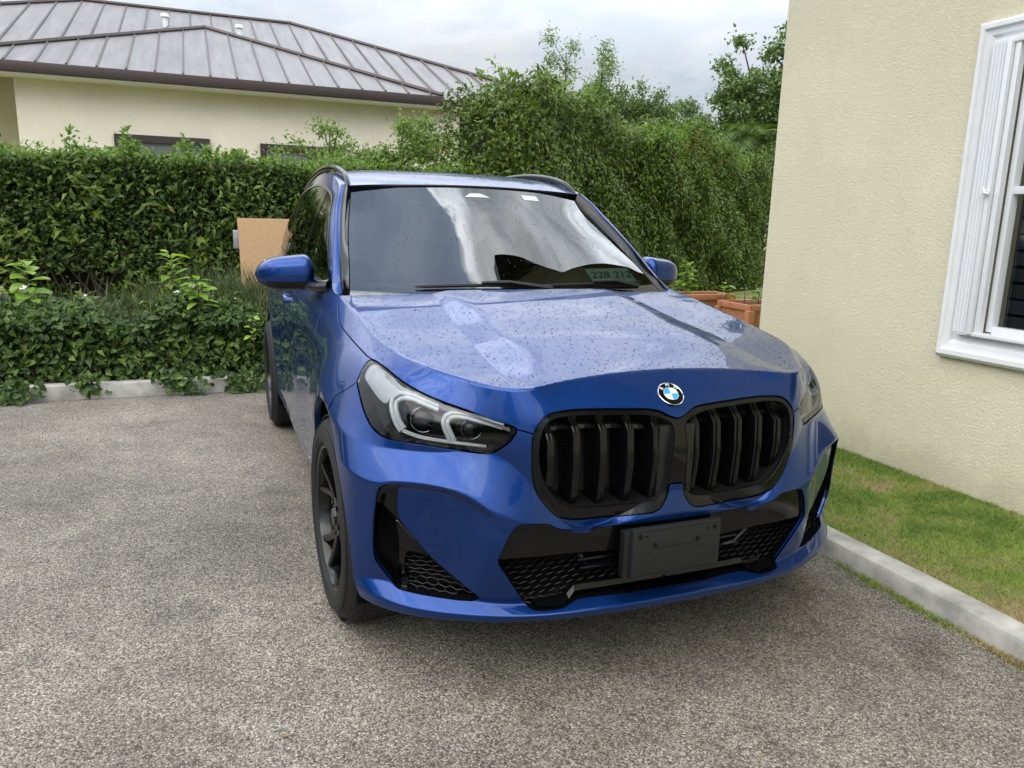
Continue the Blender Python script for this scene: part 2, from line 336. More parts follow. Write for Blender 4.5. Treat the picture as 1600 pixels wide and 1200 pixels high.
def sheet(name, x0, x1, y0, y1, z, mat, n_=1, zf=None):
    X = np.linspace(x0, x1, n_+1); Y = np.linspace(y0, y1, n_+1); G = np.array([[(x, y, z if zf is None else zf(x, y)) for y in Y] for x in X])
    return tag(MB().grid(G, flip=True).build(name, mat, None, n_ > 1), kind='structure')
sheet('far_ground', -260, 260, -260, 260, -.03, M['turf'])
sheet('driveway', -30, 1.15, -30, 4.64, 0, M['asphalt'])
sheet('garden_soil', -14, 1.3, 4.74, 8.6, .10, M['soil'], 40, lambda x, y: .10+.05*math.sin(x*2.1)*math.sin(y*3)+.12*float(smst(y, 4.8, 5.6)))
def lawn_z(x, y): return .068+.045*float(smst(x, 1.3, 2.2))
sheet('lawn', 1.262, 2.22, -9, 2.6, .08, M['turf'], 12, lawn_z)
sheet('back_lawn', 1.262, 40, 2.6, 40, .06, M['turf'])
kb = MB(); kb.box((-6.35,4.70,.035), (15.,.15,.15), bev=.018); tag(kb.build('kerb', M['concrete'], None, True, .5), kind='structure')
kb = MB()
ky = np.linspace(-9, 6.5, 63); kp = [(1.142,-.05),(1.142,.060),(1.150,.076),(1.166,.082),(1.245,.082),(1.262,.074),(1.266,.05),(1.266,-.05)]
kb.grid(np.array([[(p[0]+.004*math.sin(y*3.1)+.0025*math.sin(y*11), y, p[1]+.002*math.sin(y*5+1)) for p in kp] for y in ky])); tag(kb.build('kerb', M['concrete'], None, True, .5), kind='structure')
# ------------------------------------------------------------------ house on the right: stucco wall with a shuttered window
hs = tag(empty('stucco_house', (2.15, 0, 0)), 'cream stucco house wall with a white framed window at the right', 'house')
def hp(o): o.parent = hs; o.matrix_parent_inverse = Matrix.Translation((-2.15,0,0)); return o
wx = 2.15; y0, y1, z0_, z1_ = -.62, .965, .885, 2.225
w = MB()
for a, b_, c, d in ((y1,2.42,-.1,4.58),(y0,y1,-.1,z0_),(y0,y1,z1_,4.58),(-9,y0,-.1,4.58)): w.add([(wx,b_,c),(wx,a,c),(wx,a,d),(wx,b_,d)], [(0,1,2,3)])
w.add([(wx,2.42,-.1),(12,2.42,-.1),(12,2.42,4.58),(wx,2.42,4.58)], [(3,2,1,0)])
for p in (((wx,y1,z0_),(wx+.2,y1,z0_),(wx+.2,y1,z1_),(wx,y1,z1_)), ((wx,y0,z0_),(wx+.2,y0,z0_),(wx+.2,y0,z1_),(wx,y0,z1_)), ((wx,y0,z1_),(wx+.2,y0,z1_),(wx+.2,y1,z1_),(wx,y1,z1_)), ((wx,y0,z0_),(wx+.2,y0,z0_),(wx+.2,y1,z0_),(wx,y1,z0_))): w.add(p, [(0,1,2,3)])
hp(w.build('wall', M['stucco']))
fr = MB()
prof = [(0,.0),(-.030,.0),(-.044,.012),(-.044,.030),(-.030,.036),(-.026,.060),(-.012,.070),(-.010,.092),(.02,.092)]   # depth out of the wall, distance in from the outer edge
ring = []
for d_, i_ in prof: ring.append([(wx+d_, 1.045-i_, .770+i_*1.25), (wx+d_, 1.045-i_, 2.315-i_), (wx+d_, -.70+i_, 2.315-i_), (wx+d_, -.70+i_, .770+i_*1.25), (wx+d_, 1.045-i_, .770+i_*1.25)])
fr.grid(np.array(ring)); hp(fr.build('window_surround', M['white_stucco'], None, True, .3))
sh = MB(); sh.box((wx-.02,.915,1.555), (.03,.07,1.30)); shu = hp(sh.build('storm_shutter', M['white_alu'])); shu['label'] = 'folded white accordion storm shutter'
for i, y in enumerate((.947,.930,.913,.896)):
    o = MB().tube([(wx-.045,y,.905),(wx-.045,y,2.205)], .0092, 8, sx=1.).build('shutter_blade', M['white_alu'], None, True); o.parent = shu; o.matrix_parent_inverse = Matrix.Identity(4)
for yy, ww, xx in ((.866,.024,-.055),(.838,.026,-.035)): hp(MB().box((wx+xx+.01,yy,1.555), (.035,ww,1.31), bev=.004).build('shutter_rail', M['white_alu'], None, True, .5))
hp(MB().box((wx-.005,.20,2.212), (.09,1.5,.022), bev=.004).build('shutter_track', M['white_alu'], None, True, .5)); hp(MB().box((wx-.0,.20,.900), (.10,1.5,.018), bev=.004).build('shutter_track', M['white_alu'], None, True, .5))
lk = MB(); lk.tube([(wx-.060,.866,1.555),(wx-.085,.866,1.555)], .011, 10); lk.tube([(wx-.079,.876,1.578),(wx-.083,.866,1.553),(wx-.081,.844,1.547)], [.006,.009,.006], 8); hp(lk.build('shutter_latch', M['white_alu'], None, True))
sash = MB()
for c, d in (((wx+.03,.812,1.555),(.05,.028,1.28)),((wx+.035,.1,1.566),(.045,1.40,.035)),((wx+.035,.1,.925),(.05,1.40,.035)),((wx+.06,.1,2.19),(.05,1.36,.03)),((wx+.06,-.56,1.555),(.05,.03,1.28))): sash.box(c, d, bev=.004)
sa = hp(sash.build('window_sash', M['white_alu'], None, True, .5))
o = MB().add([(wx+.05,.80,.93),(wx+.05,-.56,.93),(wx+.05,-.56,2.19),(wx+.05,.80,2.19)], [(0,1,2,3)]).build('window_pane', M['tint_pane'] if 'tint_pane' in M else glass_mat('window_glass', (.55,.58,.57), 0., 1.5), sa)
o.matrix_parent_inverse = Matrix.Translation((-2.15,0,0)) if False else Matrix.Identity(4)
for i in range(17):
    o = MB().box((wx+.10,.12,.96+i*.075), (.006,1.36,.062), rx=0, rz=0, bev=0).build('blind_slat', M['blind']); o.rotation_euler = (0,0,0); hp(o)
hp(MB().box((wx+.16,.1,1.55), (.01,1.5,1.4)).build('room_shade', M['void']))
hp(MB().box((wx+.125,.615,1.55), (.012,.014,1.25)).build('blind_cord', M['white_alu']))
ZS = 4.6
SO = [(1.18,-9),(1.18,2.97),(1.83,3.09),(2.38,3.19),(2.89,3.5),(3.56,3.93),(4.21,4.3),(4.71,4.42),(12,4.42),(12,-9)]
rf = MB(); rf.add([(x,y,ZS) for x, y in SO[:4]]+[(2.65,3.35,ZS),(1.78,2.66,ZS),(1.78,-9,ZS)], [tuple(range(7))]); hp(rf.build('soffit', M['soffit_dark']))
rf = MB(); rf.add([(2.65,3.35,ZS)]+[(x,y,ZS) for x, y in SO[4:]]+[(1.78,-9,ZS),(1.78,2.66,ZS)], [tuple(range(9))]); hp(rf.build('soffit', M['soffit_olive']))
rf = MB()
for a, b_ in zip(SO[:-2], SO[1:-1]): rf.add([(a[0],a[1]+.002,ZS-.015),(b_[0],b_[1]+.002,ZS-.015),(b_[0],b_[1]+.002,ZS+.14),(a[0],a[1]+.002,ZS+.14)], [(0,1,2,3)])
hp(rf.build('fascia', M['brown']))
rf = MB(); rf.add([(x,y,ZS+.14) for x, y in SO]+[(6.6,-4,ZS+1.9),(6.6,-.5,ZS+1.9)], [(0,1,11),(1,2,11),(2,3,11),(3,4,11),(4,5,11),(5,6,11),(6,7,11),(7,8,11),(8,9,10,11),(9,0,11,10)]); hp(rf.build('roof', M['roof']))
# ------------------------------------------------------------------ neighbour's house behind the hedge
nb_h = tag(empty('neighbour_house', (0, 12.6, 0)), 'beige single storey house with a brown metal hip roof behind the hedge', 'house')
def np_(o, par=None):
    o.parent = par or nb_h
    if par is None: o.matrix_parent_inverse = Matrix.Translation((0,-12.6,0))
    return o
w = MB(); w.add([(-3.83,12.4,0),(5.9,12.4,0),(5.9,12.4,3.42),(-3.83,12.4,3.42)], [(0,1,2,3)]); w.add([(-3.83,12.4,0),(-3.83,14.2,0),(-3.83,14.2,3.42),(-3.83,12.4,3.42)], [(0,1,2,3)]); w.add([(-16,14.2,0),(-3.83,14.2,0),(-3.83,14.2,3.6),(-16,14.2,3.6)], [(0,1,2,3)]); np_(w.build('wall', M['house_wall']))
EZ = 3.50; TAN = (4.97-EZ)/3.7
apx = (-1.06, 15.7, 4.97); wl, wr = (-4.76, 12.0, EZ), (2.74, 12.0, EZ)
mz = 5.62; rl, rr_ = (-3.38, 17.5, mz), (.79, 17.5, mz); dm_ = 5.25; ml, mr = (-3.38-dm_, 17.5-dm_, EZ-.02), (.79+dm_+.15, 17.5-dm_, EZ-.02)
rf = MB(); rf.add([wl, wr, apx, (wl[0], 15.7, 4.97-.0)][:3], [(0,1,2)]); rf.add([wr, (2.74,19.4,EZ), (-1.06,15.7,4.97)], [(0,1,2)]); rf.add([wl, (-1.06,15.7,4.97), (-4.76,19.4,EZ)], [(0,1,2)])
rf.add([ml, mr, rr_, rl], [(0,1,2,3)]); rf.add([mr, (mr[0],17.5+dm_,EZ), rr_], [(0,1,2)]); rf.add([ml, rl, (ml[0],17.5+dm_,EZ)], [(0,1,2)]); rf.add([rl, rr_, (mr[0],17.5+dm_,EZ), (ml[0],17.5+dm_,EZ)], [(0,1,2,3)])
nroof = np_(rf.build('roof', M['roof']))
def seam_bar(p, q): return np_(MB().tube([p, q], .016, 4).build('roof_seam', M['seam']), nroof)
for i in range(-9, 10):
    x = apx[0]+.40*i; top_ = 15.7-abs(x-apx[0])*(3.7/(3.7 if x < apx[0] else 3.8))
    if top_ > 12.15: seam_bar((x,12.0,EZ+.012), (x, top_, EZ+(top_-12.0)*TAN+.012))
mt = (mz-EZ)/dm_
for i in range(-11, 22):
    x = -3.38+.41*i; top_ = 17.5-max(0, -3.38-x, (x-.79)*dm_/(dm_+.15)); bot = 12.25
    wf = 12.0+(3.7-abs(x-apx[0])) if abs(x-apx[0]) < 3.7 else 0
    # main slope shows only where it stands above the wing
    ys_ = [y for y in np.linspace(bot, top_, 60) if EZ+(y-bot)*mt > (min(EZ+(y-12)*TAN, 4.97-abs(x-apx[0])*TAN) if abs(x-apx[0]) < 3.7 else -9)-.0]
    if len(ys_) > 2: seam_bar((x, ys_[0], EZ+(ys_[0]-bot)*mt+.012), (x, top_, EZ+(top_-bot)*mt+.012))
for p, q_ in ((wl,apx),(apx,wr),(rl,rr_),(rr_,mr),(rl,ml)): np_(MB().tube([np.array(p)+[0,0,.02], np.array(q_)+[0,0,.02]], .045, 6).build('roof_cap', M['brown']), nroof)
g = MB(); g.box((-1.01,11.97,EZ-.085), (7.55,.07,.15), bev=.012); np_(g.build('gutter', M['brown'], None, True, .5)); g = MB(); g.box((4.6,12.22,EZ-.09), (3.7,.06,.15)); np_(g.build('gutter', M['brown']))
g = MB(); g.box((-1.01,12.2,EZ-.175), (7.5,.44,.02)); np_(g.build('soffit', M['soffit'])); g = MB(); g.box((-10,13.6,EZ-.1), (10,1.4,.02)); np_(g.build('soffit', M['soffit']))
for xa, xb, zt in ((-2.53,-1.12,2.585),(-.33,1.08,2.56)):
    f = MB(); f.box(((xa+xb)/2,12.385,zt-.055), (xb-xa,.09,.11)); f.box((xa+.05,12.385,zt-.7), (.1,.09,1.2)); f.box((xb-.05,12.385,zt-.7), (.1,.09,1.2)); f.box(((xa+xb)/2,12.385,zt-1.3), (xb-xa,.09,.1)); wd = np_(f.build('window', M['brown']))
    np_(MB().box(((xa+xb)/2,12.40,zt-.7), (xb-xa-.2,.02,1.2)).build('window_pane', M['pane_light']), wd)
for x, y in ((-1.78,15.9),(-.42,15.6)):
    zz_ = EZ+(y-12.25)*mt; v = MB(); v.tube([(x,y,zz_-.05),(x,y,zz_+.16),(x,y,zz_+.165),(x,y,zz_+.23)], [.05,.05,.085,.075], 10); np_(v.build('roof_vent', M['white_alu'], None, True, .6), nroof)
# ------------------------------------------------------------------ foliage
def lump(p, f, s=0.): return (np.sin(p[:,0]*f+s)*np.sin(p[:,1]*f*1.13+1.7*s+.4)+np.sin(p[:,2]*f*1.21+2.1*s+p[:,0]*f*.6)+.6*np.sin(p[:,0]*f*2.3+s*3)*np.sin(p[:,2]*f*2.1+.8))/2.6
def leaf_arrays(pos, nrm, Ls, aspect, droop=.25, up_bias=.0, rg=rng):
    """one folded five-point leaf per position; nrm = facing"""
    n_ = len(pos); nrm = nrm/(np.linalg.norm(nrm, axis=1)[:,None]+1e-9)
    d = rg.normal(size=(n_,3)); d[:,2] += up_bias; d -= nrm*(d*nrm).sum(1)[:,None]; d /= np.linalg.norm(d, axis=1)[:,None]+1e-9
    s = np.cross(nrm, d); L_ = Ls[:,None]; W_ = L_*aspect
    b = pos; t = pos+d*L_-nrm*L_*droop; mid = pos+d*L_*.5-nrm*L_*.02; l = mid+s*W_*.5+nrm*W_*.18-d*L_*.06; r = mid-s*W_*.5+nrm*W_*.18-d*L_*.06
    V = np.stack([b,l,r,t,mid], 1).reshape(-1,3); o = np.arange(n_)[:,None]*5
    F = (o[:,:,None]+np.array([[0,2,4],[2,3,4],[3,1,4],[1,0,4]])[None]).reshape(-1,3); return V, F
def leaves(name, sets, mat, parent=None, kind=None):
    V, F, o = [], [], 0
    for v, f in sets: V.append(v); F.append(f+o); o += len(v)
    ob = mesh_obj(name, np.vstack(V), np.vstack(F), mat, parent, False)
    if kind: ob['kind'] = kind
    return ob
M['leaf_hedge'] = leaf_mat('hedge_leaf', (.020,.047,.007), (.105,.175,.022), .5, .18, (.16,.10,.035))
M['leaf_new'] = leaf_mat('young_and_sunlit_hedge_leaf', (.075,.150,.016), (.165,.26,.035), .45, .32)  # young growth; its paler green also paints sunlight on the tall hedge
M['leaf_vine'] = leaf_mat('creeper_leaf', (.032,.068,.008), (.155,.215,.026), .48, .22, (.18,.17,.04))
M['leaf_warm'] = leaf_mat('reddish_leaf', (.09,.14,.02), (.22,.16,.04), .5, .3)
M['leaf_bed'] = leaf_mat('ground_cover_leaf', (.018,.045,.008), (.085,.15,.024), .5, .18, (.17,.24,.05))
M['leaf_bright'] = leaf_mat('bright_sapling_leaf', (.17,.30,.03), (.30,.44,.07), .45, .38)
M['leaf_airy'] = leaf_mat('pale_shrub_leaf', (.09,.16,.03), (.24,.34,.10), .5, .35)
M['leaf_tree'] = leaf_mat('tree_leaf', (.06,.115,.03), (.19,.27,.09), .5, .3)
M['leaf_palm'] = leaf_mat('palm_leaflet', (.06,.11,.02), (.14,.21,.05), .45, .25)
M['grass_dry'] = leaf_mat('dry_grass', (.040,.065,.022), (.125,.15,.065), .6, .25)
M['petal'] = simple('white_petal', (.75,.74,.68), .6)
def box_cloud(n_, lo, hi, faces, lumps, depth, rg=rng):
    """points on the lumpy skin of a box; faces e.g. 'ftlr' front top left right"""
    lo, hi = np.array(lo, float), np.array(hi, float); d = hi-lo; A = {'f': d[0]*d[2], 't': d[0]*d[1], 'l': d[1]*d[2], 'r': d[1]*d[2]}; tot = sum(A[c] for c in faces); P, Nn = [], []
    for c in faces:
        k = int(n_*A[c]/tot); u = rg.random((k,3)); p = lo+u*d; nn = np.zeros((k,3))
        if c == 'f': p[:,1] = lo[1]; nn[:,1] = -1
        if c == 't': p[:,2] = hi[2]; nn[:,2] = 1
        if c == 'l': p[:,0] = lo[0]; nn[:,0] = -1
        if c == 'r': p[:,0] = hi[0]; nn[:,0] = 1
        P.append(p); Nn.append(nn)
    P, Nn = np.vstack(P), np.vstack(Nn); q = lump(P, lumps[1], lumps[2])*lumps[0]; dep = rg.random(len(P))**1.6*depth
    P = P+Nn*(q-dep)[:,None]; return P, Nn
# clipped hedge behind the bed
hg = tag(empty('clipped_hedge', (-2.6,7.4,0)), 'long clipped dark green hedge with bright new growth along its top, left of the car', 'hedge')
def rel(o, par, loc): o.parent = par; o.matrix_parent_inverse = Matrix.Translation((-loc[0],-loc[1],-loc[2])); return o
HB = (-2.6,7.4,0)
P_, Nn = box_cloud(62000, (-7.5,7.0,.30), (1.7,8.1,1.90), 'ft', (.085,4.2,1.), .26)
keep = ~((np.abs(P_[:,0]+2.35) < .35+.25*np.sin(P_[:,2]*9)) & (P_[:,2] < .78) ); P_, Nn = P_[keep], Nn[keep]
V_, F_ = leaf_arrays(P_, Nn+rng.normal(size=P_.shape)*.75+[0,0,.35], rng.uniform(.035,.070,len(P_)), .52)
rel(leaves('foliage', [(V_,F_)], M['leaf_hedge'], None), hg, HB)
xs = rng.uniform(-7.5,1.7,13000); ys_ = rng.uniform(6.93,8.1,13000)**1; hgt = np.abs(rng.normal(0,.055,13000)); P_ = np.stack([xs, ys_, 1.90+hgt+.03*np.sin(xs*5)+.022*np.sin(xs*13+1)-.10*rng.random(13000)**2], 1)
V_, F_ = leaf_arrays(P_, rng.normal(size=P_.shape)*.8+[0,-.5,.6], rng.uniform(.035,.075,len(P_)), .5, up_bias=.9)
rel(leaves('new_growth', [(V_,F_)], M['leaf_new'], None), hg, HB)
sp_ = []
for k in range(60):                                            # longer leafy patches on the face and shoots above the top
    c = np.array([rng.uniform(-7,1.5), 6.93, rng.uniform(.5,1.75)]); n_ = 26; p = c+rng.normal(size=(n_,3))*[.11,.03,.13]; sp_.append(leaf_arrays(p, rng.normal(size=(n_,3))*.5+[0,-1,.3], rng.uniform(.09,.14,n_), .34, .35))
rel(leaves('creeper', sp_, M['leaf_vine'], None), hg, HB)
for x, h_ in ((-2.42,.20),(-1.95,.24),(-1.85,.12),(-1.42,.20),(-1.20,.10),(-3.1,.10),(-.9,.08)):
    n_ = 34; t = rng.random(n_)**.8; p = np.stack([x+rng.normal(0,.035,n_)*(1.2-t), np.full(n_,7.0)+rng.normal(0,.04,n_), 1.93+h_*t], 1)
    rel(leaves('shoot', [leaf_arrays(p, rng.normal(size=(n_,3))*.7+[0,-.8,.4], rng.uniform(.06,.09,n_), .42, up_bias=1.2)], M['leaf_new'], None), hg, HB)
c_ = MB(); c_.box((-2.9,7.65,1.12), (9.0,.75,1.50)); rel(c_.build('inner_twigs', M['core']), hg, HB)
tw = MB()
for k in range(90): x = rng.uniform(-7.3,1.5); tw.tube([(x,7.3,.05),(x+rng.normal(0,.12),7.2,.55),(x+rng.normal(0,.2),7.08,1.0)], [.016,.012,.006], 5)
o = rel(tw.build('stems', M['bark'], None, True), hg, HB); o['kind'] = 'stuff'
# tall creeper-covered hedge running back to the right
CB = (2.0,7.0,0)
ch = tag(empty('tall_hedge', CB), 'tall shaggy creeper-covered hedge behind the car, running back to the stucco wall', 'hedge')
dv = np.array([7.9,5.5]); Lh = np.linalg.norm(dv); dv /= Lh; nv = np.array([dv[1],-dv[0]]); HH = 2.80
def hedge_pt(u, w_, z): return np.stack([2.0+dv[0]*u+nv[0]*w_, 7.0+dv[1]*u+nv[1]*w_, z], 1)
def htop(u): return HH+.16*np.sin(u*1.3+.5)+.10*np.sin(u*3.7)-.75*smst(-u, -.75, .35)**1.6
n_ = 56000; u = rng.uniform(-.30, 10.8, n_); zt = htop(u); zz_ = rng.random(n_)**.9*zt; bul = .38*np.sqrt(np.clip(1-((zz_/zt-.45)/.62)**2, 0, 1)) - .55*smst(-u, -.4, .6)
q = hedge_pt(u, bul, zz_); q2 = lump(q, 2.6, 2.)*.24+lump(q, 6., 5.)*.10; dep = rng.random(n_)**1.5*.30; q[:, :2] += nv*(q2-dep)[:,None]
nn_ = np.stack([np.full(n_, nv[0]), np.full(n_, nv[1]), .25+.5*(zz_/zt)], 1)
V1 = leaf_arrays(q, nn_+rng.normal(size=q.shape)*.7, rng.uniform(.055,.105,n_), .42, .4, -.9)
n2_ = 15000; u = rng.uniform(-.2, 10.8, n2_); q = hedge_pt(u, rng.uniform(-1.1,.35,n2_), htop(u)+rng.normal(0,.07,n2_)); q[:,2] += lump(q, 3.1, 1.)*.12
V2_ = leaf_arrays(q, rng.normal(size=q.shape)*.8+[0,-.4,.8], rng.uniform(.06,.10,n2_), .42, .35)
n3_ = 9000; uu = .35-np.sqrt(rng.random(n3_))*.75; ww = rng.uniform(-1.2,.35,n3_); zz3 = rng.random(n3_)*htop(uu)*(1-.10*rng.random(n3_)); q = hedge_pt(uu+.35*np.abs(ww+.4)**1.5, ww, zz3); q[:,0] += lump(q,3.,2.)*.12
V3_ = leaf_arrays(q, rng.normal(size=q.shape)*.7+[-.7,-.6,.3], rng.uniform(.055,.105,n3_), .42, .4, -.6)
rel(leaves('foliage', [V1, V2_, V3_], M['leaf_vine'], None), ch, CB)
n2_ = 6000; u = 3.2+np.abs(rng.normal(0,2.6,n2_)); q = hedge_pt(u, rng.uniform(-.2,.42,n2_), htop(u)-rng.random(n2_)**2*1.0+.05); q[:, :2] += nv*(lump(q,2.6,2.)*.17)[:,None]
rel(leaves('painted_sunlit_tips', [leaf_arrays(q, rng.normal(size=q.shape)*.8+[.2,-.4,.7], rng.uniform(.05,.09,n2_), .45)], M['leaf_new'], None), ch, CB)  # paler leaf colour paints the light falling on the hedge's crest
n2_ = 900; u = rng.normal(5.2,1.1,n2_); q = hedge_pt(u, rng.uniform(.1,.45,n2_), htop(u)-.05-rng.random(n2_)**1.5*.9); rel(leaves('reddish_shoots', [leaf_arrays(q, rng.normal(size=q.shape)+[0,-.5,.5], rng.uniform(.05,.08,n2_), .4)], M['leaf_warm'], None), ch, CB)
sp_ = []
for x in np.concatenate([rng.uniform(.3,2.0,14), rng.uniform(1,9,14)]):
    n_ = 30; t = rng.random(n_); h_ = rng.uniform(.15,.42) if x < 2 else rng.uniform(.1,.3); b0 = hedge_pt(np.array([x]), np.array([rng.uniform(-.5,.2)]), np.array([htop(x)-.05]))[0]
    le = rng.normal(0,.12); p = b0+np.stack([le*t+rng.normal(0,.03,n_), rng.normal(0,.03,n_), h_*t], 1); sp_.append(leaf_arrays(p, rng.normal(size=(n_,3))*.8+[0,-.6,.4], rng.uniform(.08,.13,n_), .36, .2, 1.0))
o = rel(leaves('leafy_shoots', sp_, M['leaf_airy'], None), ch, CB); o['kind'] = 'stuff'
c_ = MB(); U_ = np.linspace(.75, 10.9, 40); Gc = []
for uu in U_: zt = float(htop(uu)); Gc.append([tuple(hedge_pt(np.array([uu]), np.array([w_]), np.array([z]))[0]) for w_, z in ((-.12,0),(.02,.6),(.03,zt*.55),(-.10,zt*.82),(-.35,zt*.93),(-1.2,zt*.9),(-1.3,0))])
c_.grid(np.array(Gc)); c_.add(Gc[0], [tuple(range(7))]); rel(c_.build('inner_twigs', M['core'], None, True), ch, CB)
# trees and shrubs
def tree(name, label, cat, base, stems, blobs, nleaf, L_, asp, mat, group=None, droop=.3, tr=.07, spread=.75):
    """stems: list of point lists; blobs: (centre, radii) relative to base"""
    t = tag(empty(name, base), label, cat, group); tk = MB()
    for s_ in stems: tk.tube(crv([np.array(p)+base for p in s_], 10), list(np.linspace(tr, tr*.3, 10)), 7)
    for c, r_ in blobs:
        sp0 = np.vstack([crv(s_, 24)[6:] for s_ in stems]); s0 = min(sp0, key=lambda a_: np.linalg.norm(a_-np.array(c)+np.array([0,0,.35])))
        tk.tube([s0+base, (s0+np.array(c))/2+base+np.array([0,0,.04]), np.array(c)+base+np.array([0,0,np.array(r_)[2]*.4])], [tr*.30, tr*.2, tr*.1], 5)
    rel(tk.build('trunk', M['bark'], None, True), t, base)
    S_ = []; vol = np.array([np.prod(r_)**(2/3) for _, r_ in blobs]); vol /= vol.sum()
    for (c, r_), v in zip(blobs, vol):
        k = max(8, int(nleaf*v)); d = rng.normal(size=(k,3)); d /= np.linalg.norm(d, axis=1)[:,None]; rr = rng.random(k)**.45*(1+.3*lump(d*3+np.array(c), 2.5, c[0])); p = np.array(c)+base+d*rr[:,None]*np.array(r_)
        # twigs: leaves gather in small sprays
        ce = p[rng.integers(0, k, k)]; p = p*(1-spread*.5)+ce*(spread*.5)+rng.normal(size=p.shape)*L_*.8
        S_.append(leaf_arrays(p, d*.5+rng.normal(size=d.shape)*.8+[0,-.1,.5], rng.uniform(.7,1.25,k)*L_, asp, droop))
    rel(leaves('crown', S_, mat, None), t, base); return t
def blobs_in(c, r_, n_, s0, s1, flat=.7):
    out = []
    for _ in range(n_):
        d = rng.normal(size=3); d /= np.linalg.norm(d); q = np.array(c)+d*np.array(r_)*rng.random()**.5; s_ = rng.uniform(s0, s1); out.append((tuple(q), (s_, s_, s_*flat)))
    return out
tree('loose_shrub', 'loose pale green shrub leaning over the clipped hedge beside the house wall', 'shrub', (.45,9.2,0), [[(0,0,0),(.05,0,1.2),(-.1,0,2.2)],[(0,0,0),(.5,0,1.3),(.9,0,2.4)]], blobs_in((.1,-.1,2.25), (.85,.4,.38), 22, .12, .24)+blobs_in((1.05,-.1,2.35), (.75,.4,.42), 20, .12, .26)+[((-.75,-.2,2.2),(.2,.1,.08)),((-.55,-.2,2.3),(.2,.1,.1))], 6200, .062, .48, M['leaf_airy'], tr=.04)
for bx, label, hh, lean in ((5.10,'feathery pale tree, left of the two thin columns above the tall hedge',4.75,-.05),(5.85,'feathery pale tree, right of the two thin columns above the tall hedge',4.70,.05)):
    b_ = [((lean*3*k/12+rng.normal(0,.16), rng.normal(0,.14), 2.4+k*(hh-2.5)/14), (.46-.017*k,.34-.012*k,.22)) for k in range(15)]+[((rng.normal(0,.45), rng.normal(0,.2), rng.uniform(2.5,3.9)), (.34,.25,.2)) for k in range(16)]
    tree('feathery_tree', label, 'tree', (bx,12.0,0), [[(0,0,0),(.05,0,1.5),(0,0,hh-.3)]], b_, 9000, .07, .34, M['leaf_airy'], 'feathery trees above the tall hedge', .3, .03)
tree('small_tree', 'light green bushy tree above the tall hedge, next to the feathery columns', 'tree', (6.9,12.2,0), [[(0,0,0),(.0,0,2),(.0,0,3.4)]], blobs_in((0,0,3.45), (1.0,.7,.75), 34, .16, .34), 6800, .08, .42, M['leaf_tree'], tr=.06)
tree('small_tree', 'hazy low tree between the bushy tree and the big round tree', 'tree', (9.7,15.2,0), [[(0,0,0),(.0,0,2),(.0,0,3.4)]], blobs_in((0,0,3.7), (1.25,.8,.75), 34, .18, .4), 6000, .09, .42, M['leaf_tree'], tr=.06)
tree('round_tree', 'tall tree with rounded leafy clumps beside the stucco wall', 'tree', (11.3,14.0,0), [[(0,0,0),(.1,0,2.2),(-.3,0,4.4)],[(0,0,0),(.4,0,2.5),(.6,0,5.0)]], blobs_in((-.1,0,4.5), (1.25,.7,1.1), 36, .20, .46)+blobs_in((.7,0,5.3), (.6,.5,.8), 14, .2, .42)+blobs_in((-.3,0,3.4), (1.3,.6,.6), 24, .22, .45)+[((-1.25,0,5.0),(.36,.3,.22)),((-.85,0,5.55),(.36,.3,.2)),((-1.3,0,4.3),(.3,.3,.2))], 15000, .10, .6, M['leaf_tree'], tr=.1)
pt = tag(empty('palm', (10.4,13.4,0)), 'arching palm fronds in front of the round tree', 'palm'); PB = (10.4,13.4,0)
rel(MB().tube([(10.4,13.4,0),(10.45,13.4,1.6),(10.4,13.4,3.25)], [.14,.12,.10], 9).build('trunk', M['bark'], None, True), pt, PB)
for k, (dx, dy, dz, ln) in enumerate(((-1.0,-.35,1.05,2.0),(-.55,-.3,1.35,2.0),(-.2,-.5,1.3,2.0),(-1.05,-.1,.55,1.9),(.7,-.3,1.2,2.0),(.3,.4,1.4,2.0),(-.8,-.7,.8,2.0))):
    d = np.array([dx,dy,dz]); pts_ = [np.array([10.4,13.4,3.25])+np.array([dx*t*ln*.55, dy*t*ln*.55, dz*t*.95-1.0*t*t]) for t in np.linspace(0,1,16)]
    m = MB(); m.tube(pts_, list(np.linspace(.02,.005,16)), 5); Sv = []
    for i in range(1,15):
        for s_ in (-1,1):
            for f_ in (0,.5):
                p = pts_[i]*(1-f_)+pts_[i+1]*f_ if i < 15 else pts_[i]; t = pts_[i+1]-pts_[i]; t /= np.linalg.norm(t); sd = np.cross(t, (0,0,1)); sd /= np.linalg.norm(sd); l_ = .62*math.sin(math.pi*min(1,(i+2)/17))**.6
                e = p+(sd*s_*.8+t*.55)*l_-np.array([0,0,.25*l_]); mid_ = (p+e)/2+np.array([0,0,.05*l_]); m.add([p, mid_+t*.016, mid_-t*.016, e], [(0,1,3,2)])
    rel(m.build('frond', M['leaf_palm']), pt, PB)
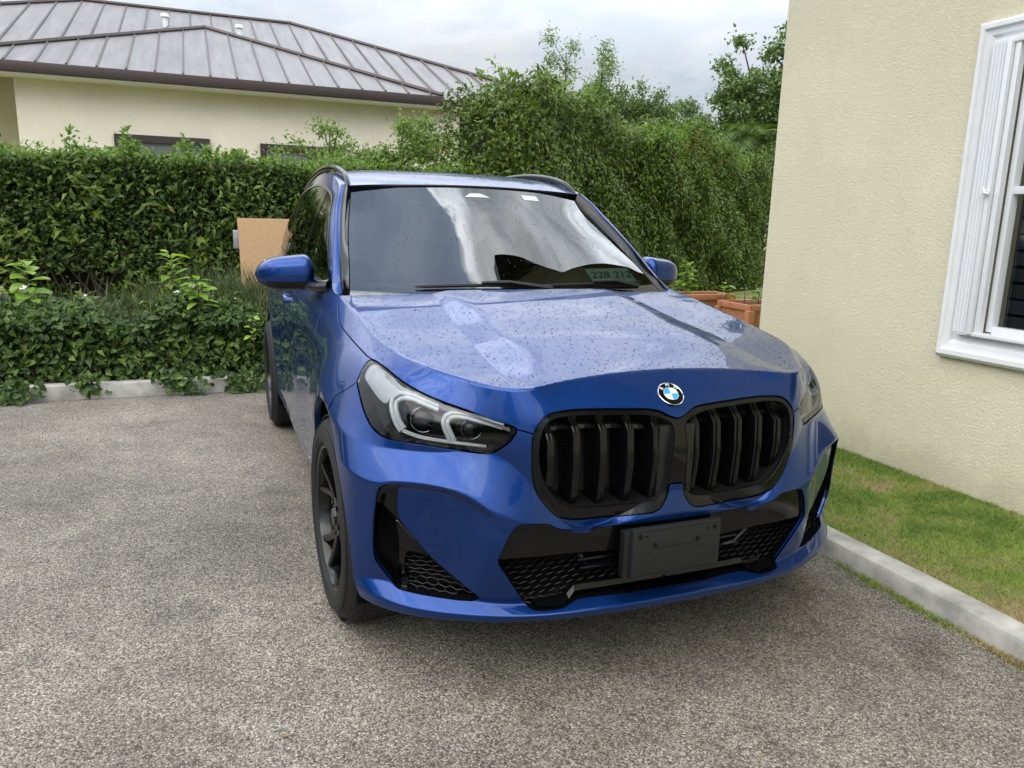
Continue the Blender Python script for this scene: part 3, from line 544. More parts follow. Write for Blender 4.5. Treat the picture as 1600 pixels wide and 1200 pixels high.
# ------------------------------------------------------------------ garden bed between driveway and hedge
def bed_h(x, y): return .10+smst(y, 4.52, 5.15)*(.50+.06*np.sin(x*5+.6)+.05*np.sin(x*11)+.15*np.exp(-((x+1.5)/.33)**2)-.12*smst(x,-1.2,-.9)+.06*np.exp(-((x+2.7)/.4)**2))-.22*smst(y,4.9,5.3)*np.exp(-((x+1.95)/.32)**2-((y-5.6)/.5)**2)
n_ = 40000; x = rng.uniform(-5.5,.9,n_); y = rng.uniform(4.60,5.9,n_); z = bed_h(x,y)+lump(np.stack([x,y,y*0],1), 6., 1.)*.06-.16*rng.random(n_)**1.5
front = rng.random(n_) < .45; y = np.where(front, 4.75+rng.random(n_)*.30, y); z = np.where(front, np.minimum(bed_h(x,y+.20), .19+rng.random(n_)*.60), z); y = np.maximum(y, 4.745)
thin = (y > 5.35) & (rng.random(n_) < .4); k = ~thin
P_ = np.stack([x,y,z],1)[k]; V1 = leaf_arrays(P_, rng.normal(size=P_.shape)*.6+[0,-.75,.75], rng.uniform(.032,.080,len(P_)), .66, .2)
tra = []
for cx_, wd, lo_, n2_ in ((-2.60,.10,.0,90),(-2.30,.06,.04,45),(-2.13,.07,.03,50),(-1.72,.11,.02,120),(-1.55,.07,.05,60),(-1.22,.07,.06,50),(-1.02,.12,.0,110),(-.78,.09,.03,90),(-3.0,.12,.0,120),(-2.05,.05,.06,30),(-1.42,.09,.0,50)):   # trailing over the kerb
    t = rng.random(n2_); p = np.stack([cx_+rng.normal(0,wd,n2_)*(1.2-.7*t), 4.615-.02*rng.random(n2_)-.07*t*(lo_<.01), .16-(.16-lo_)*t+.01], 1); tra.append(leaf_arrays(p, rng.normal(size=p.shape)*.5+[0,-1,.5], rng.uniform(.045,.08,n2_), .68, .2))
n2_ = 1500; x2 = np.where(rng.random(n2_) < .7, rng.normal(-1.25,.33,n2_), rng.normal(-2.6,.4,n2_)); y2 = rng.uniform(4.75,5.3,n2_); P2 = np.stack([x2, y2, bed_h(x2,y2)+rng.random(n2_)*.09-.02-.35*(rng.random(n2_) < .4)*rng.random(n2_)],1); P2[:,1] -= .0
leaves('broad_ground_cover', [leaf_arrays(P2, rng.normal(size=P2.shape)*.5+[0,-.7,.8], rng.uniform(.07,.12,n2_), .5, .35)], M['leaf_vine'], None, 'stuff')
leaves('ground_cover', [V1]+tra[::2], M['leaf_bed'], None, 'stuff')
gs = []
for cx_, cy_, n2_, h_ in ((-1.15,5.35,620,.62),(-1.55,5.25,320,.52),(-.85,5.25,460,.58),(-2.15,5.2,300,.34),(-2.7,5.1,120,.3),(-3.6,5.2,200,.35),(-1.75,5.05,150,.36)):
    b0 = np.stack([cx_+rng.normal(0,.20,n2_), cy_+rng.normal(0,.16,n2_), np.full(n2_,.50)], 1); hh = .62*h_*rng.uniform(.7,1.3,n2_); le = rng.normal(0,.13,(n2_,2)); tp = b0+np.concatenate([le, hh[:,None]],1); md = (b0+tp)/2+np.concatenate([-le*.25, hh[:,None]*.06],1); s_ = rng.normal(size=(n2_,3))*[.0017,.0017,0]
    V = np.stack([b0-s_, b0+s_, md+s_*1.3, md-s_*1.3, tp], 1).reshape(-1,3); o = np.arange(n2_)[:,None]*5; gs.append((V, (o[:,:,None]+np.array([[0,1,2],[0,2,3],[3,2,4]])[None]).reshape(-1,3)))
leaves('dry_grass', gs, M['grass_dry'], None, 'stuff')
fl = []
for k in range(26):
    p = np.array([rng.uniform(-3.0,-.7), rng.uniform(4.8,5.5), 0]); p[2] = float(bed_h(p[0],p[1]))+.07; q = p+rng.normal(size=(5,3))*.006; fl.append(leaf_arrays(q, rng.normal(size=(5,3))*.4+[0,-.6,.6], np.full(5,.028), .8, .1))
leaves('white_flowers', fl, M['petal'], None, 'stuff')
n_ = 700; p = np.stack([rng.normal(-1.85,.3,n_), rng.uniform(5.3,6.3,n_), np.full(n_,.28)],1); p[:,2] = .24+rng.random(n_)*.06; leaves('leaf_litter', [leaf_arrays(p, rng.normal(size=p.shape)*.4+[0,0,1], rng.uniform(.03,.06,n_), .6)], simple('dead_leaves', (.28,.20,.12), .8), None, 'stuff')
def sapling(label, base, h_, n_, L_, mat=None, lean=0, asp=.55, name='sapling', grp=None):
    t = tag(empty(name, base), label, 'plant', grp); rel(MB().tube([base, (base[0]+lean*.5,base[1],base[2]+h_*.5), (base[0]+lean,base[1],base[2]+h_*.96)], [.006,.005,.003], 5).build('stem', M['bark'], None, True), t, base)
    S_ = []
    for k in range(n_):
        u = .18+.82*((k+.5)/n_)**.75; a_ = k*2.4+rng.normal(0,.3); l_ = L_*(1.1-.45*u)*rng.uniform(.75,1.2); w_ = l_*asp*.5; el = rng.uniform(.0,.75)*(.4+.8*u); dr = rng.uniform(.15,.5)
        e = np.array([math.cos(a_)*math.cos(el), math.sin(a_)*math.cos(el), math.sin(el)]); s_ = np.array([-math.sin(a_), math.cos(a_), rng.normal(0,.25)]); b0 = np.array([base[0]+lean*u, base[1], base[2]+h_*u])+e*.02
        st_ = [(0,.05),(.25,.75),(.55,1.0),(.82,.6),(1.0,.03)]; row = []
        for f_, wf in st_:
            c = b0+e*l_*f_-np.array([0,0,dr*l_*f_*f_]); row += [c+s_*w_*wf+[0,0,.12*w_*wf], c, c-s_*w_*wf+[0,0,.12*w_*wf]]
        f = []
        for q in range(4):
            for r_ in (0,1): a1 = q*3+r_; f += [[a1,a1+1,a1+4],[a1,a1+4,a1+3]]
        S_.append((np.array(row), np.array(f)))
    rel(leaves('leaf_spray', S_, mat or M['leaf_bright'], None), t, base); return t
sapling('bright broad-leaved sapling in the garden bed at the far left', (-2.56,5.15,.45), .54, 24, .18, asp=.62)
sapling('bright sapling with drooping leaves standing above the dry grass', (-1.54,5.25,.62), .44, 24, .18, asp=.34)
sapling('low bright green sapling in front of the dry grass near the car', (-1.34,4.88,.60), .26, 30, .16, asp=.42)
sapling('thin dark weed stalk rising beside the far left sapling', (-2.26,5.1,.52), .34, 10, .05, M['leaf_airy'])
sapling('small yellow-green seedling at the right end of the bed beside the car', (-.95,4.70,.30), .30, 22, .07, asp=.6)
# tan board and odds and ends in the bed
bd = MB(); bd.add([(-.955,5.90,.12),(.15,5.90,.12),(.15,5.97,1.345),(-.985,5.97,1.345),(-.955,5.93,.12),(.15,5.93,.12),(.15,6.0,1.345),(-.985,6.0,1.345)], [(0,1,2,3),(7,6,5,4),(0,4,5,1),(1,5,6,2),(2,6,7,3),(3,7,4,0)]); board = tag(bd.build('leaning_board', M['board'], bev=.003), 'plain tan board standing upright behind the car mirror', 'board')
M['galv'] = simple('galvanised_metal', (.42,.43,.44), .4, metal=.6, noise=.15, nscale=20)
g = MB(); g.box((-1.0,5.985,1.15), (.055,.05,.17), bev=.008); g.build('edge_bracket', M['galv'], board, True, .5)
g = MB(); g.box((-2.90,5.45,.30), (.22,.2,.19), bev=.01); g.box((-2.91,5.45,.50), (.20,.19,.19), rz=.1, bev=.01); g.box((-2.90,5.45,.685), (.19,.19,.16), rz=-.06, bev=.01); tag(g.build('block_stack', M['concrete'], None, True, .5), 'stack of grey concrete blocks at the left end of the bed', 'block stack')
# terracotta planters beyond the car
def planter(label, x0, x1, y0, y1, h_, seeds, cols):
    base = ((x0+x1)/2,(y0+y1)/2,.06); t = tag(empty('planter', base), label, 'planter', 'terracotta planters behind the car'); m = MB(); th = .035
    o_ = [(x0+.02,y0+.02,.06),(x1-.02,y0+.02,.06),(x1-.02,y1-.02,.06),(x0+.02,y1-.02,.06)]; tp = [(x0,y0,h_-.07),(x1,y0,h_-.07),(x1,y1,h_-.07),(x0,y1,h_-.07)]
    m.add(o_+tp, [(0,1,5,4),(1,2,6,5),(2,3,7,6),(3,0,4,7),(3,2,1,0)]); rel(m.build('trough', M['terracotta']), t, base); m = MB()
    for c, d in ((((x0+x1)/2,y0,h_-.035),(x1-x0+.05,th+.02,.075)),(((x0+x1)/2,y1,h_-.035),(x1-x0+.05,th+.02,.075)),((x0,(y0+y1)/2,h_-.037),(th+.02,y1-y0-.055,.072)),((x1,(y0+y1)/2,h_-.037),(th+.02,y1-y0-.055,.072))): m.box(c, d, bev=.008)
    rel(m.build('rim', M['terracotta'], None, True, .5), t, base); rel(MB().box(((x0+x1)/2,(y0+y1)/2,h_-.09), (x1-x0-.04,y1-y0-.04,.04)).build('potting_soil', M['soil']), t, base)
    for sx in (x0-.004, x1+.004):
        for sy in (y0-.004, y1+.004): rel(MB().box((sx,sy,h_/2-.01), (.09,.09,h_-.12), bev=.01).build('corner_post', M['terracotta'], None, True, .5), t, base)
planter('terracotta trough planter, farther of the two, with a bushy plant', 4.25, 5.25, 6.75, 7.15, .50, 0, 0)
planter('terracotta trough planter with decorated side, nearer of the two beside the stucco wall', 4.86, 5.75, 5.90, 6.50, .45, 0, 0)
sapling('bushy pale green plant in the farther planter', (4.62,6.92,.42), .48, 60, .15, M['leaf_bright'], asp=.5, name='potted_plant')
sapling('leafy plant at the left end of the farther planter', (4.32,6.92,.40), .26, 40, .12, M['leaf_bright'], asp=.5, name='potted_plant')
sapling('limp yellow-green plant between the two planters', (4.98,6.55,.40), .25, 12, .16, M['leaf_bright'], asp=.5, name='potted_plant')
sapling('low leafy plant in the nearer planter', (5.22,6.2,.38), .20, 34, .12, M['leaf_airy'], asp=.5, name='potted_plant')
sapling('reddish seedling in the nearer planter', (5.08,6.3,.38), .28, 14, .09, M['leaf_warm'], asp=.4, name='potted_plant')
# grass: blades on the near lawn and tufts along the kerb
def blades(n_, x, y, z, h_, w_):
    b0 = np.stack([x,y,z],1); hh = h_*rng.uniform(.5,1.4,n_); a_ = rng.uniform(0,6.28,n_); s_ = np.stack([np.cos(a_), np.sin(a_), a_*0],1)*w_; le = rng.normal(size=(n_,2))*hh[:,None]*.7; tp = b0+np.concatenate([le, hh[:,None]],1)
    V = np.stack([b0-s_, b0+s_, tp],1).reshape(-1,3); return V, np.arange(n_*3).reshape(-1,3)
n_ = 70000; x = rng.uniform(1.262,2.15,n_); y = rng.uniform(-.9,2.6,n_); z = np.array([.068])+.045*smst(x,1.3,2.2)-.004; bl = [blades(n_, x, y, z, .020, .0016)]
n_ = 16000; x = rng.uniform(2.0,14,n_); y = rng.uniform(2.6,9,n_); bl.append(blades(n_, x, y, np.full(n_,.055), .05, .005))
for cy_, n2_ in ((.36,420),(.20,420),(.05,300),(-.10,180),(-.22,500),(-.3,500),(.52,120),(1.1,60)): bl.append(blades(n2_, 1.142-np.abs(rng.normal(0,.022,n2_)), cy_+rng.normal(0,.05,n2_), np.zeros(n2_), .018, .0016))
leaves('grass', bl, M['blade'], None, 'stuff')
n_ = 160; x = rng.uniform(-3,1.1,n_); y = rng.uniform(-1,4.4,n_); P_ = np.stack([x,y,np.full(n_,.004)],1); leaves('fallen_leaves', [leaf_arrays(P_, rng.normal(size=P_.shape)*.15+[0,0,1], rng.uniform(.012,.028,n_), .5, .05)], simple('dry_leaf_bits', (.22,.17,.10), .8), None, 'stuff')

# surroundings out of frame that the bodywork mirrors: a hedge along the left of the drive and trees behind the photographer
bh = tag(empty('boundary_hedge', (-8.2,0,0)), 'dark hedge along the left side of the driveway, mirrored in the car doors', 'hedge')
k_ = 16000; q = np.stack([np.full(k_,-7.6), rng.uniform(-7,6.6,k_), rng.uniform(.05,2.1,k_)],1); q[:,0] += lump(q,3.,1.)*.25-rng.random(k_)*.3; rel(leaves('foliage', [leaf_arrays(q, rng.normal(size=q.shape)*.7+[1,0,.4], rng.uniform(.09,.16,k_), .5)], M['leaf_hedge'], None), bh, (-8.2,0,0))
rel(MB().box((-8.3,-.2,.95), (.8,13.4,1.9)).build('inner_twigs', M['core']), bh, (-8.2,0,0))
for x, y, h_, lb in ((-9.5,-9,5.2,'broad tree behind the driveway to the left'),(-3.4,-16,4.6,'broad tree far behind the photographer'),(-14,-3,6.0,'tall tree beyond the left boundary hedge')):
    tree('shade_tree', lb, 'tree', (x,y,0), [[(0,0,0),(.1,0,h_*.3),(0,0,h_*.6)]], blobs_in((0,0,h_*.68), (1.9,1.9,h_*.26), 26, .5, .95), 3800, .24, .5, M['leaf_hedge'], tr=.16)
# ---- belt surface of the car's lower body (half, x>0): rows run from the hood edge / beltline (0)
# down to the sill; columns run from the front centre (0) round the corner and along the side to the rear centre
NET = [
 [(0,0.27,0.94),(0.2,0.254,0.936),(0.36,0.222,0.926),(0.46,0.203,0.919),(0.545,0.258,0.921),(0.625,0.375,0.934),(0.69,0.485,0.95),(0.728,0.585,0.965),(0.746,0.675,0.976),(0.757,0.76,0.986),(0.765,0.86,0.999),(0.772,1.01,1.022),(0.777,1.21,1.052),(0.782,1.6,1.09),(0.795,2.2,1.098),(0.8,2.9,1.105),(0.797,3.53,1.12),(0.765,4.05,1.14),(0.68,4.38,1.13),(0.4,4.53,1.12),(0,4.56,1.12)],
 [(0,0.1545,0.852),(0.2,0.16,0.853),(0.36,0.164,0.85),(0.46,0.172,0.835),(0.56,0.238,0.832),(0.655,0.324,0.857),(0.733,0.41,0.888),(0.777,0.525,0.914),(0.804,0.65,0.932),(0.822,0.765,0.94),(0.833,0.86,0.947),(0.839,1.01,0.957),(0.838,1.21,0.972),(0.848,1.6,0.992),(0.86,2.2,1),(0.864,2.9,1),(0.866,3.53,1.01),(0.84,4.05,1.02),(0.74,4.42,1.02),(0.42,4.58,1),(0,4.61,1)],
 [(0,0.12,0.605),(0.2,0.14,0.53),(0.36,0.146,0.548),(0.465,0.163,0.668),(0.549,0.221,0.738),(0.66,0.292,0.728),(0.765,0.362,0.722),(0.836,0.43,0.722),(0.895,0.525,0.735),(0.92,0.65,0.76),(0.928,0.838,0.8),(0.921,1.03,0.81),(0.898,1.24,0.8),(0.874,1.6,0.8),(0.884,2.2,0.8),(0.887,2.9,0.8),(0.902,3.53,0.82),(0.87,4.05,0.82),(0.77,4.45,0.82),(0.45,4.6,0.82),(0,4.63,0.82)],
 [(0,0.108,0.535),(0.2,0.118,0.522),(0.36,0.126,0.52),(0.455,0.135,0.545),(0.55,0.158,0.578),(0.67,0.22,0.633),(0.78,0.29,0.65),(0.852,0.362,0.634),(0.908,0.46,0.645),(0.931,0.63,0.675),(0.938,0.838,0.72),(0.93,1.05,0.7),(0.906,1.24,0.65),(0.884,1.6,0.62),(0.892,2.2,0.6),(0.894,2.9,0.6),(0.914,3.53,0.7),(0.88,4.05,0.62),(0.78,4.46,0.6),(0.46,4.61,0.6),(0,4.64,0.6)],
 [(0,0.12,0.44),(0.2,0.127,0.44),(0.36,0.135,0.44),(0.46,0.145,0.44),(0.56,0.17,0.442),(0.67,0.245,0.44),(0.778,0.312,0.43),(0.847,0.372,0.42),(0.913,0.46,0.42),(0.934,0.63,0.48),(0.938,0.838,0.52),(0.931,1.05,0.48),(0.908,1.24,0.42),(0.886,1.6,0.4),(0.893,2.2,0.38),(0.895,2.9,0.38),(0.914,3.53,0.45),(0.88,4.05,0.4),(0.78,4.45,0.4),(0.46,4.6,0.4),(0,4.63,0.4)],
 [(0,0.15,0.3),(0.2,0.155,0.297),(0.36,0.168,0.287),(0.46,0.178,0.284),(0.56,0.205,0.291),(0.67,0.268,0.302),(0.775,0.335,0.318),(0.852,0.4,0.325),(0.908,0.46,0.315),(0.93,0.63,0.34),(0.935,0.838,0.36),(0.928,1.05,0.34),(0.903,1.24,0.31),(0.88,1.6,0.3),(0.886,2.2,0.29),(0.888,2.9,0.29),(0.91,3.53,0.33),(0.87,4.05,0.3),(0.76,4.43,0.3),(0.45,4.57,0.3),(0,4.6,0.3)],
 [(0,0.092,0.272),(0.2,0.098,0.27),(0.36,0.117,0.266),(0.46,0.139,0.264),(0.56,0.17,0.266),(0.67,0.222,0.268),(0.775,0.287,0.272),(0.849,0.362,0.278),(0.903,0.46,0.285),(0.925,0.63,0.3),(0.93,0.838,0.31),(0.923,1.05,0.3),(0.895,1.24,0.275),(0.872,1.6,0.265),(0.878,2.2,0.26),(0.88,2.9,0.26),(0.9,3.53,0.29),(0.86,4.05,0.27),(0.75,4.41,0.27),(0.44,4.54,0.27),(0,4.57,0.27)],
 [(0,0.1,0.246),(0.2,0.106,0.245),(0.36,0.125,0.244),(0.46,0.146,0.243),(0.56,0.176,0.243),(0.67,0.228,0.243),(0.77,0.292,0.244),(0.84,0.362,0.246),(0.893,0.46,0.25),(0.915,0.63,0.26),(0.92,0.838,0.27),(0.913,1.05,0.26),(0.882,1.24,0.245),(0.855,1.6,0.235),(0.86,2.2,0.23),(0.862,2.9,0.23),(0.885,3.53,0.25),(0.845,4.05,0.24),(0.735,4.4,0.24),(0.43,4.52,0.24),(0,4.55,0.24)],
 [(0,0.24,0.205),(0.2,0.245,0.205),(0.35,0.26,0.205),(0.44,0.28,0.205),(0.53,0.31,0.205),(0.62,0.35,0.205),(0.69,0.4,0.205),(0.74,0.45,0.205),(0.77,0.52,0.205),(0.78,0.65,0.205),(0.78,0.838,0.205),(0.78,1.05,0.205),(0.77,1.24,0.2),(0.76,1.6,0.2),(0.76,2.2,0.2),(0.76,2.9,0.2),(0.76,3.53,0.2),(0.74,4,0.2),(0.64,4.3,0.2),(0.4,4.4,0.2),(0,4.42,0.2)]
]
NET=np.array(NET,float)
GROUPS=[(0,2),(2,3),(3,5),(5,6),(6,7),(7,8)]   # rows between which the section is smooth; edges in between
def nat(xk,Y,even0=None):
    """clamped/natural cubic spline through Y (n,...) at xk -> second derivatives. even0: list of comps with zero slope at both ends"""
    n=len(xk);h=np.diff(xk);A=np.zeros((n,n));B=np.zeros(Y.shape)
    for i in range(1,n-1):
        A[i,i-1]=h[i-1];A[i,i]=2*(h[i-1]+h[i]);A[i,i+1]=h[i]
        B[i]=6*((Y[i+1]-Y[i])/h[i]-(Y[i]-Y[i-1])/h[i-1])
    if even0 is None:
        A[0,0]=A[-1,-1]=1
    else:
        A[0,0]=2*h[0];A[0,1]=h[0];B[0]=6*((Y[1]-Y[0])/h[0]-even0[0])
        A[-1,-1]=2*h[-1];A[-1,-2]=h[-1];B[-1]=6*(even0[1]-(Y[-1]-Y[-2])/h[-1])
    return np.linalg.solve(A,B.reshape(n,-1)).reshape(Y.shape)
def spl(xk,Y,M,x):
    i=np.clip(np.searchsorted(xk,x,side='right')-1,0,len(xk)-2);h=(xk[i+1]-xk[i])
    a=((xk[i+1]-x)/h);b=1-a
    sh=(-1,)+(1,)*(Y.ndim-1);a=a.reshape(sh);b=b.reshape(sh);h=h.reshape(sh)
    return a*Y[i]+b*Y[i+1]+((a**3-a)*M[i]+(b**3-b)*M[i+1])*h*h/6
# column parameter: mean chord length over rows 0..7
_d=np.linalg.norm(np.diff(NET[:8],axis=1),axis=2).mean(0)
SK=np.concatenate([[0],np.cumsum(_d)])
_Y=NET.transpose(1,0,2)           # (cols,rows,3)
def colfit(Yc):
    # at the centre lines x crosses zero with free slope, y and z have zero slope
    M0=nat(SK,Yc)
    z=np.zeros(Yc.shape[1:]); M1=nat(SK,Yc,(z,z))
    M1[...,0]=M0[...,0]; return M1
_M=colfit(_Y)
_r=np.linalg.norm(np.diff(NET[:,:9],axis=0),axis=2).mean(1)
TK=np.concatenate([[0],np.cumsum(_r)])
def rows_at(s): return spl(SK,_Y,_M,np.asarray(s,float))     # (n,rows,3)
FIL=.0075
def _sect(R,t):
    """R (n,rows,3) section points, t (n,) -> points, without fillets"""
    out=np.zeros((len(t),3))
    for a,b in GROUPS:
        m=(t>=TK[a])&(t<=TK[b]) if a==0 else (t>TK[a])&(t<=TK[b])
        if b==GROUPS[-1][1]: m|=t>TK[b]
        if a==0: m|=t<TK[0]
        if not m.any(): continue
        Rm_=R[m,a:b+1];tt=np.clip(t[m],TK[a],TK[b]);tk=TK[a:b+1]
        if b-a==1:
            w=((tt-tk[0])/(tk[1]-tk[0]))[:,None];out[m]=Rm_[:,0]*(1-w)+Rm_[:,1]*w
        else:
            Yt=Rm_.transpose(1,0,2);Mt=nat(tk,Yt)
            i=np.clip(np.searchsorted(tk,tt,side='right')-1,0,len(tk)-2);h=(tk[i+1]-tk[i]);aa=(tk[i+1]-tt)/h;bb=1-aa
            k=np.arange(len(tt));h=h[:,None];aa=aa[:,None];bb=bb[:,None]
            out[m]=aa*Yt[i,k]+bb*Yt[i+1,k]+((aa**3-aa)*Mt[i,k]+(bb**3-bb)*Mt[i+1,k])*h*h/6
    return out
def S(s,t,extra=True):
    s=np.atleast_1d(np.asarray(s,float));t=np.atleast_1d(np.asarray(t,float))
    R=rows_at(s)
    # fillets: average the section over a small window of t
    acc=0
    for o,w in((-.9,.06),(-.6,.14),(-.3,.19),(0,.22),(.3,.19),(.6,.14),(.9,.06)):
        tt=t+o*FIL
        tt=np.where(tt<TK[0],2*TK[0]-tt,tt)
        p=_sect(R,np.clip(tt,TK[0],TK[-1]))
        if o!=0:
            m=(t+o*FIL<TK[0]);
            if m.any():
                p0=_sect(R,np.full(len(t),TK[0]));p[m]=2*p0[m]-p[m]
        acc=acc+w*p
    return acc
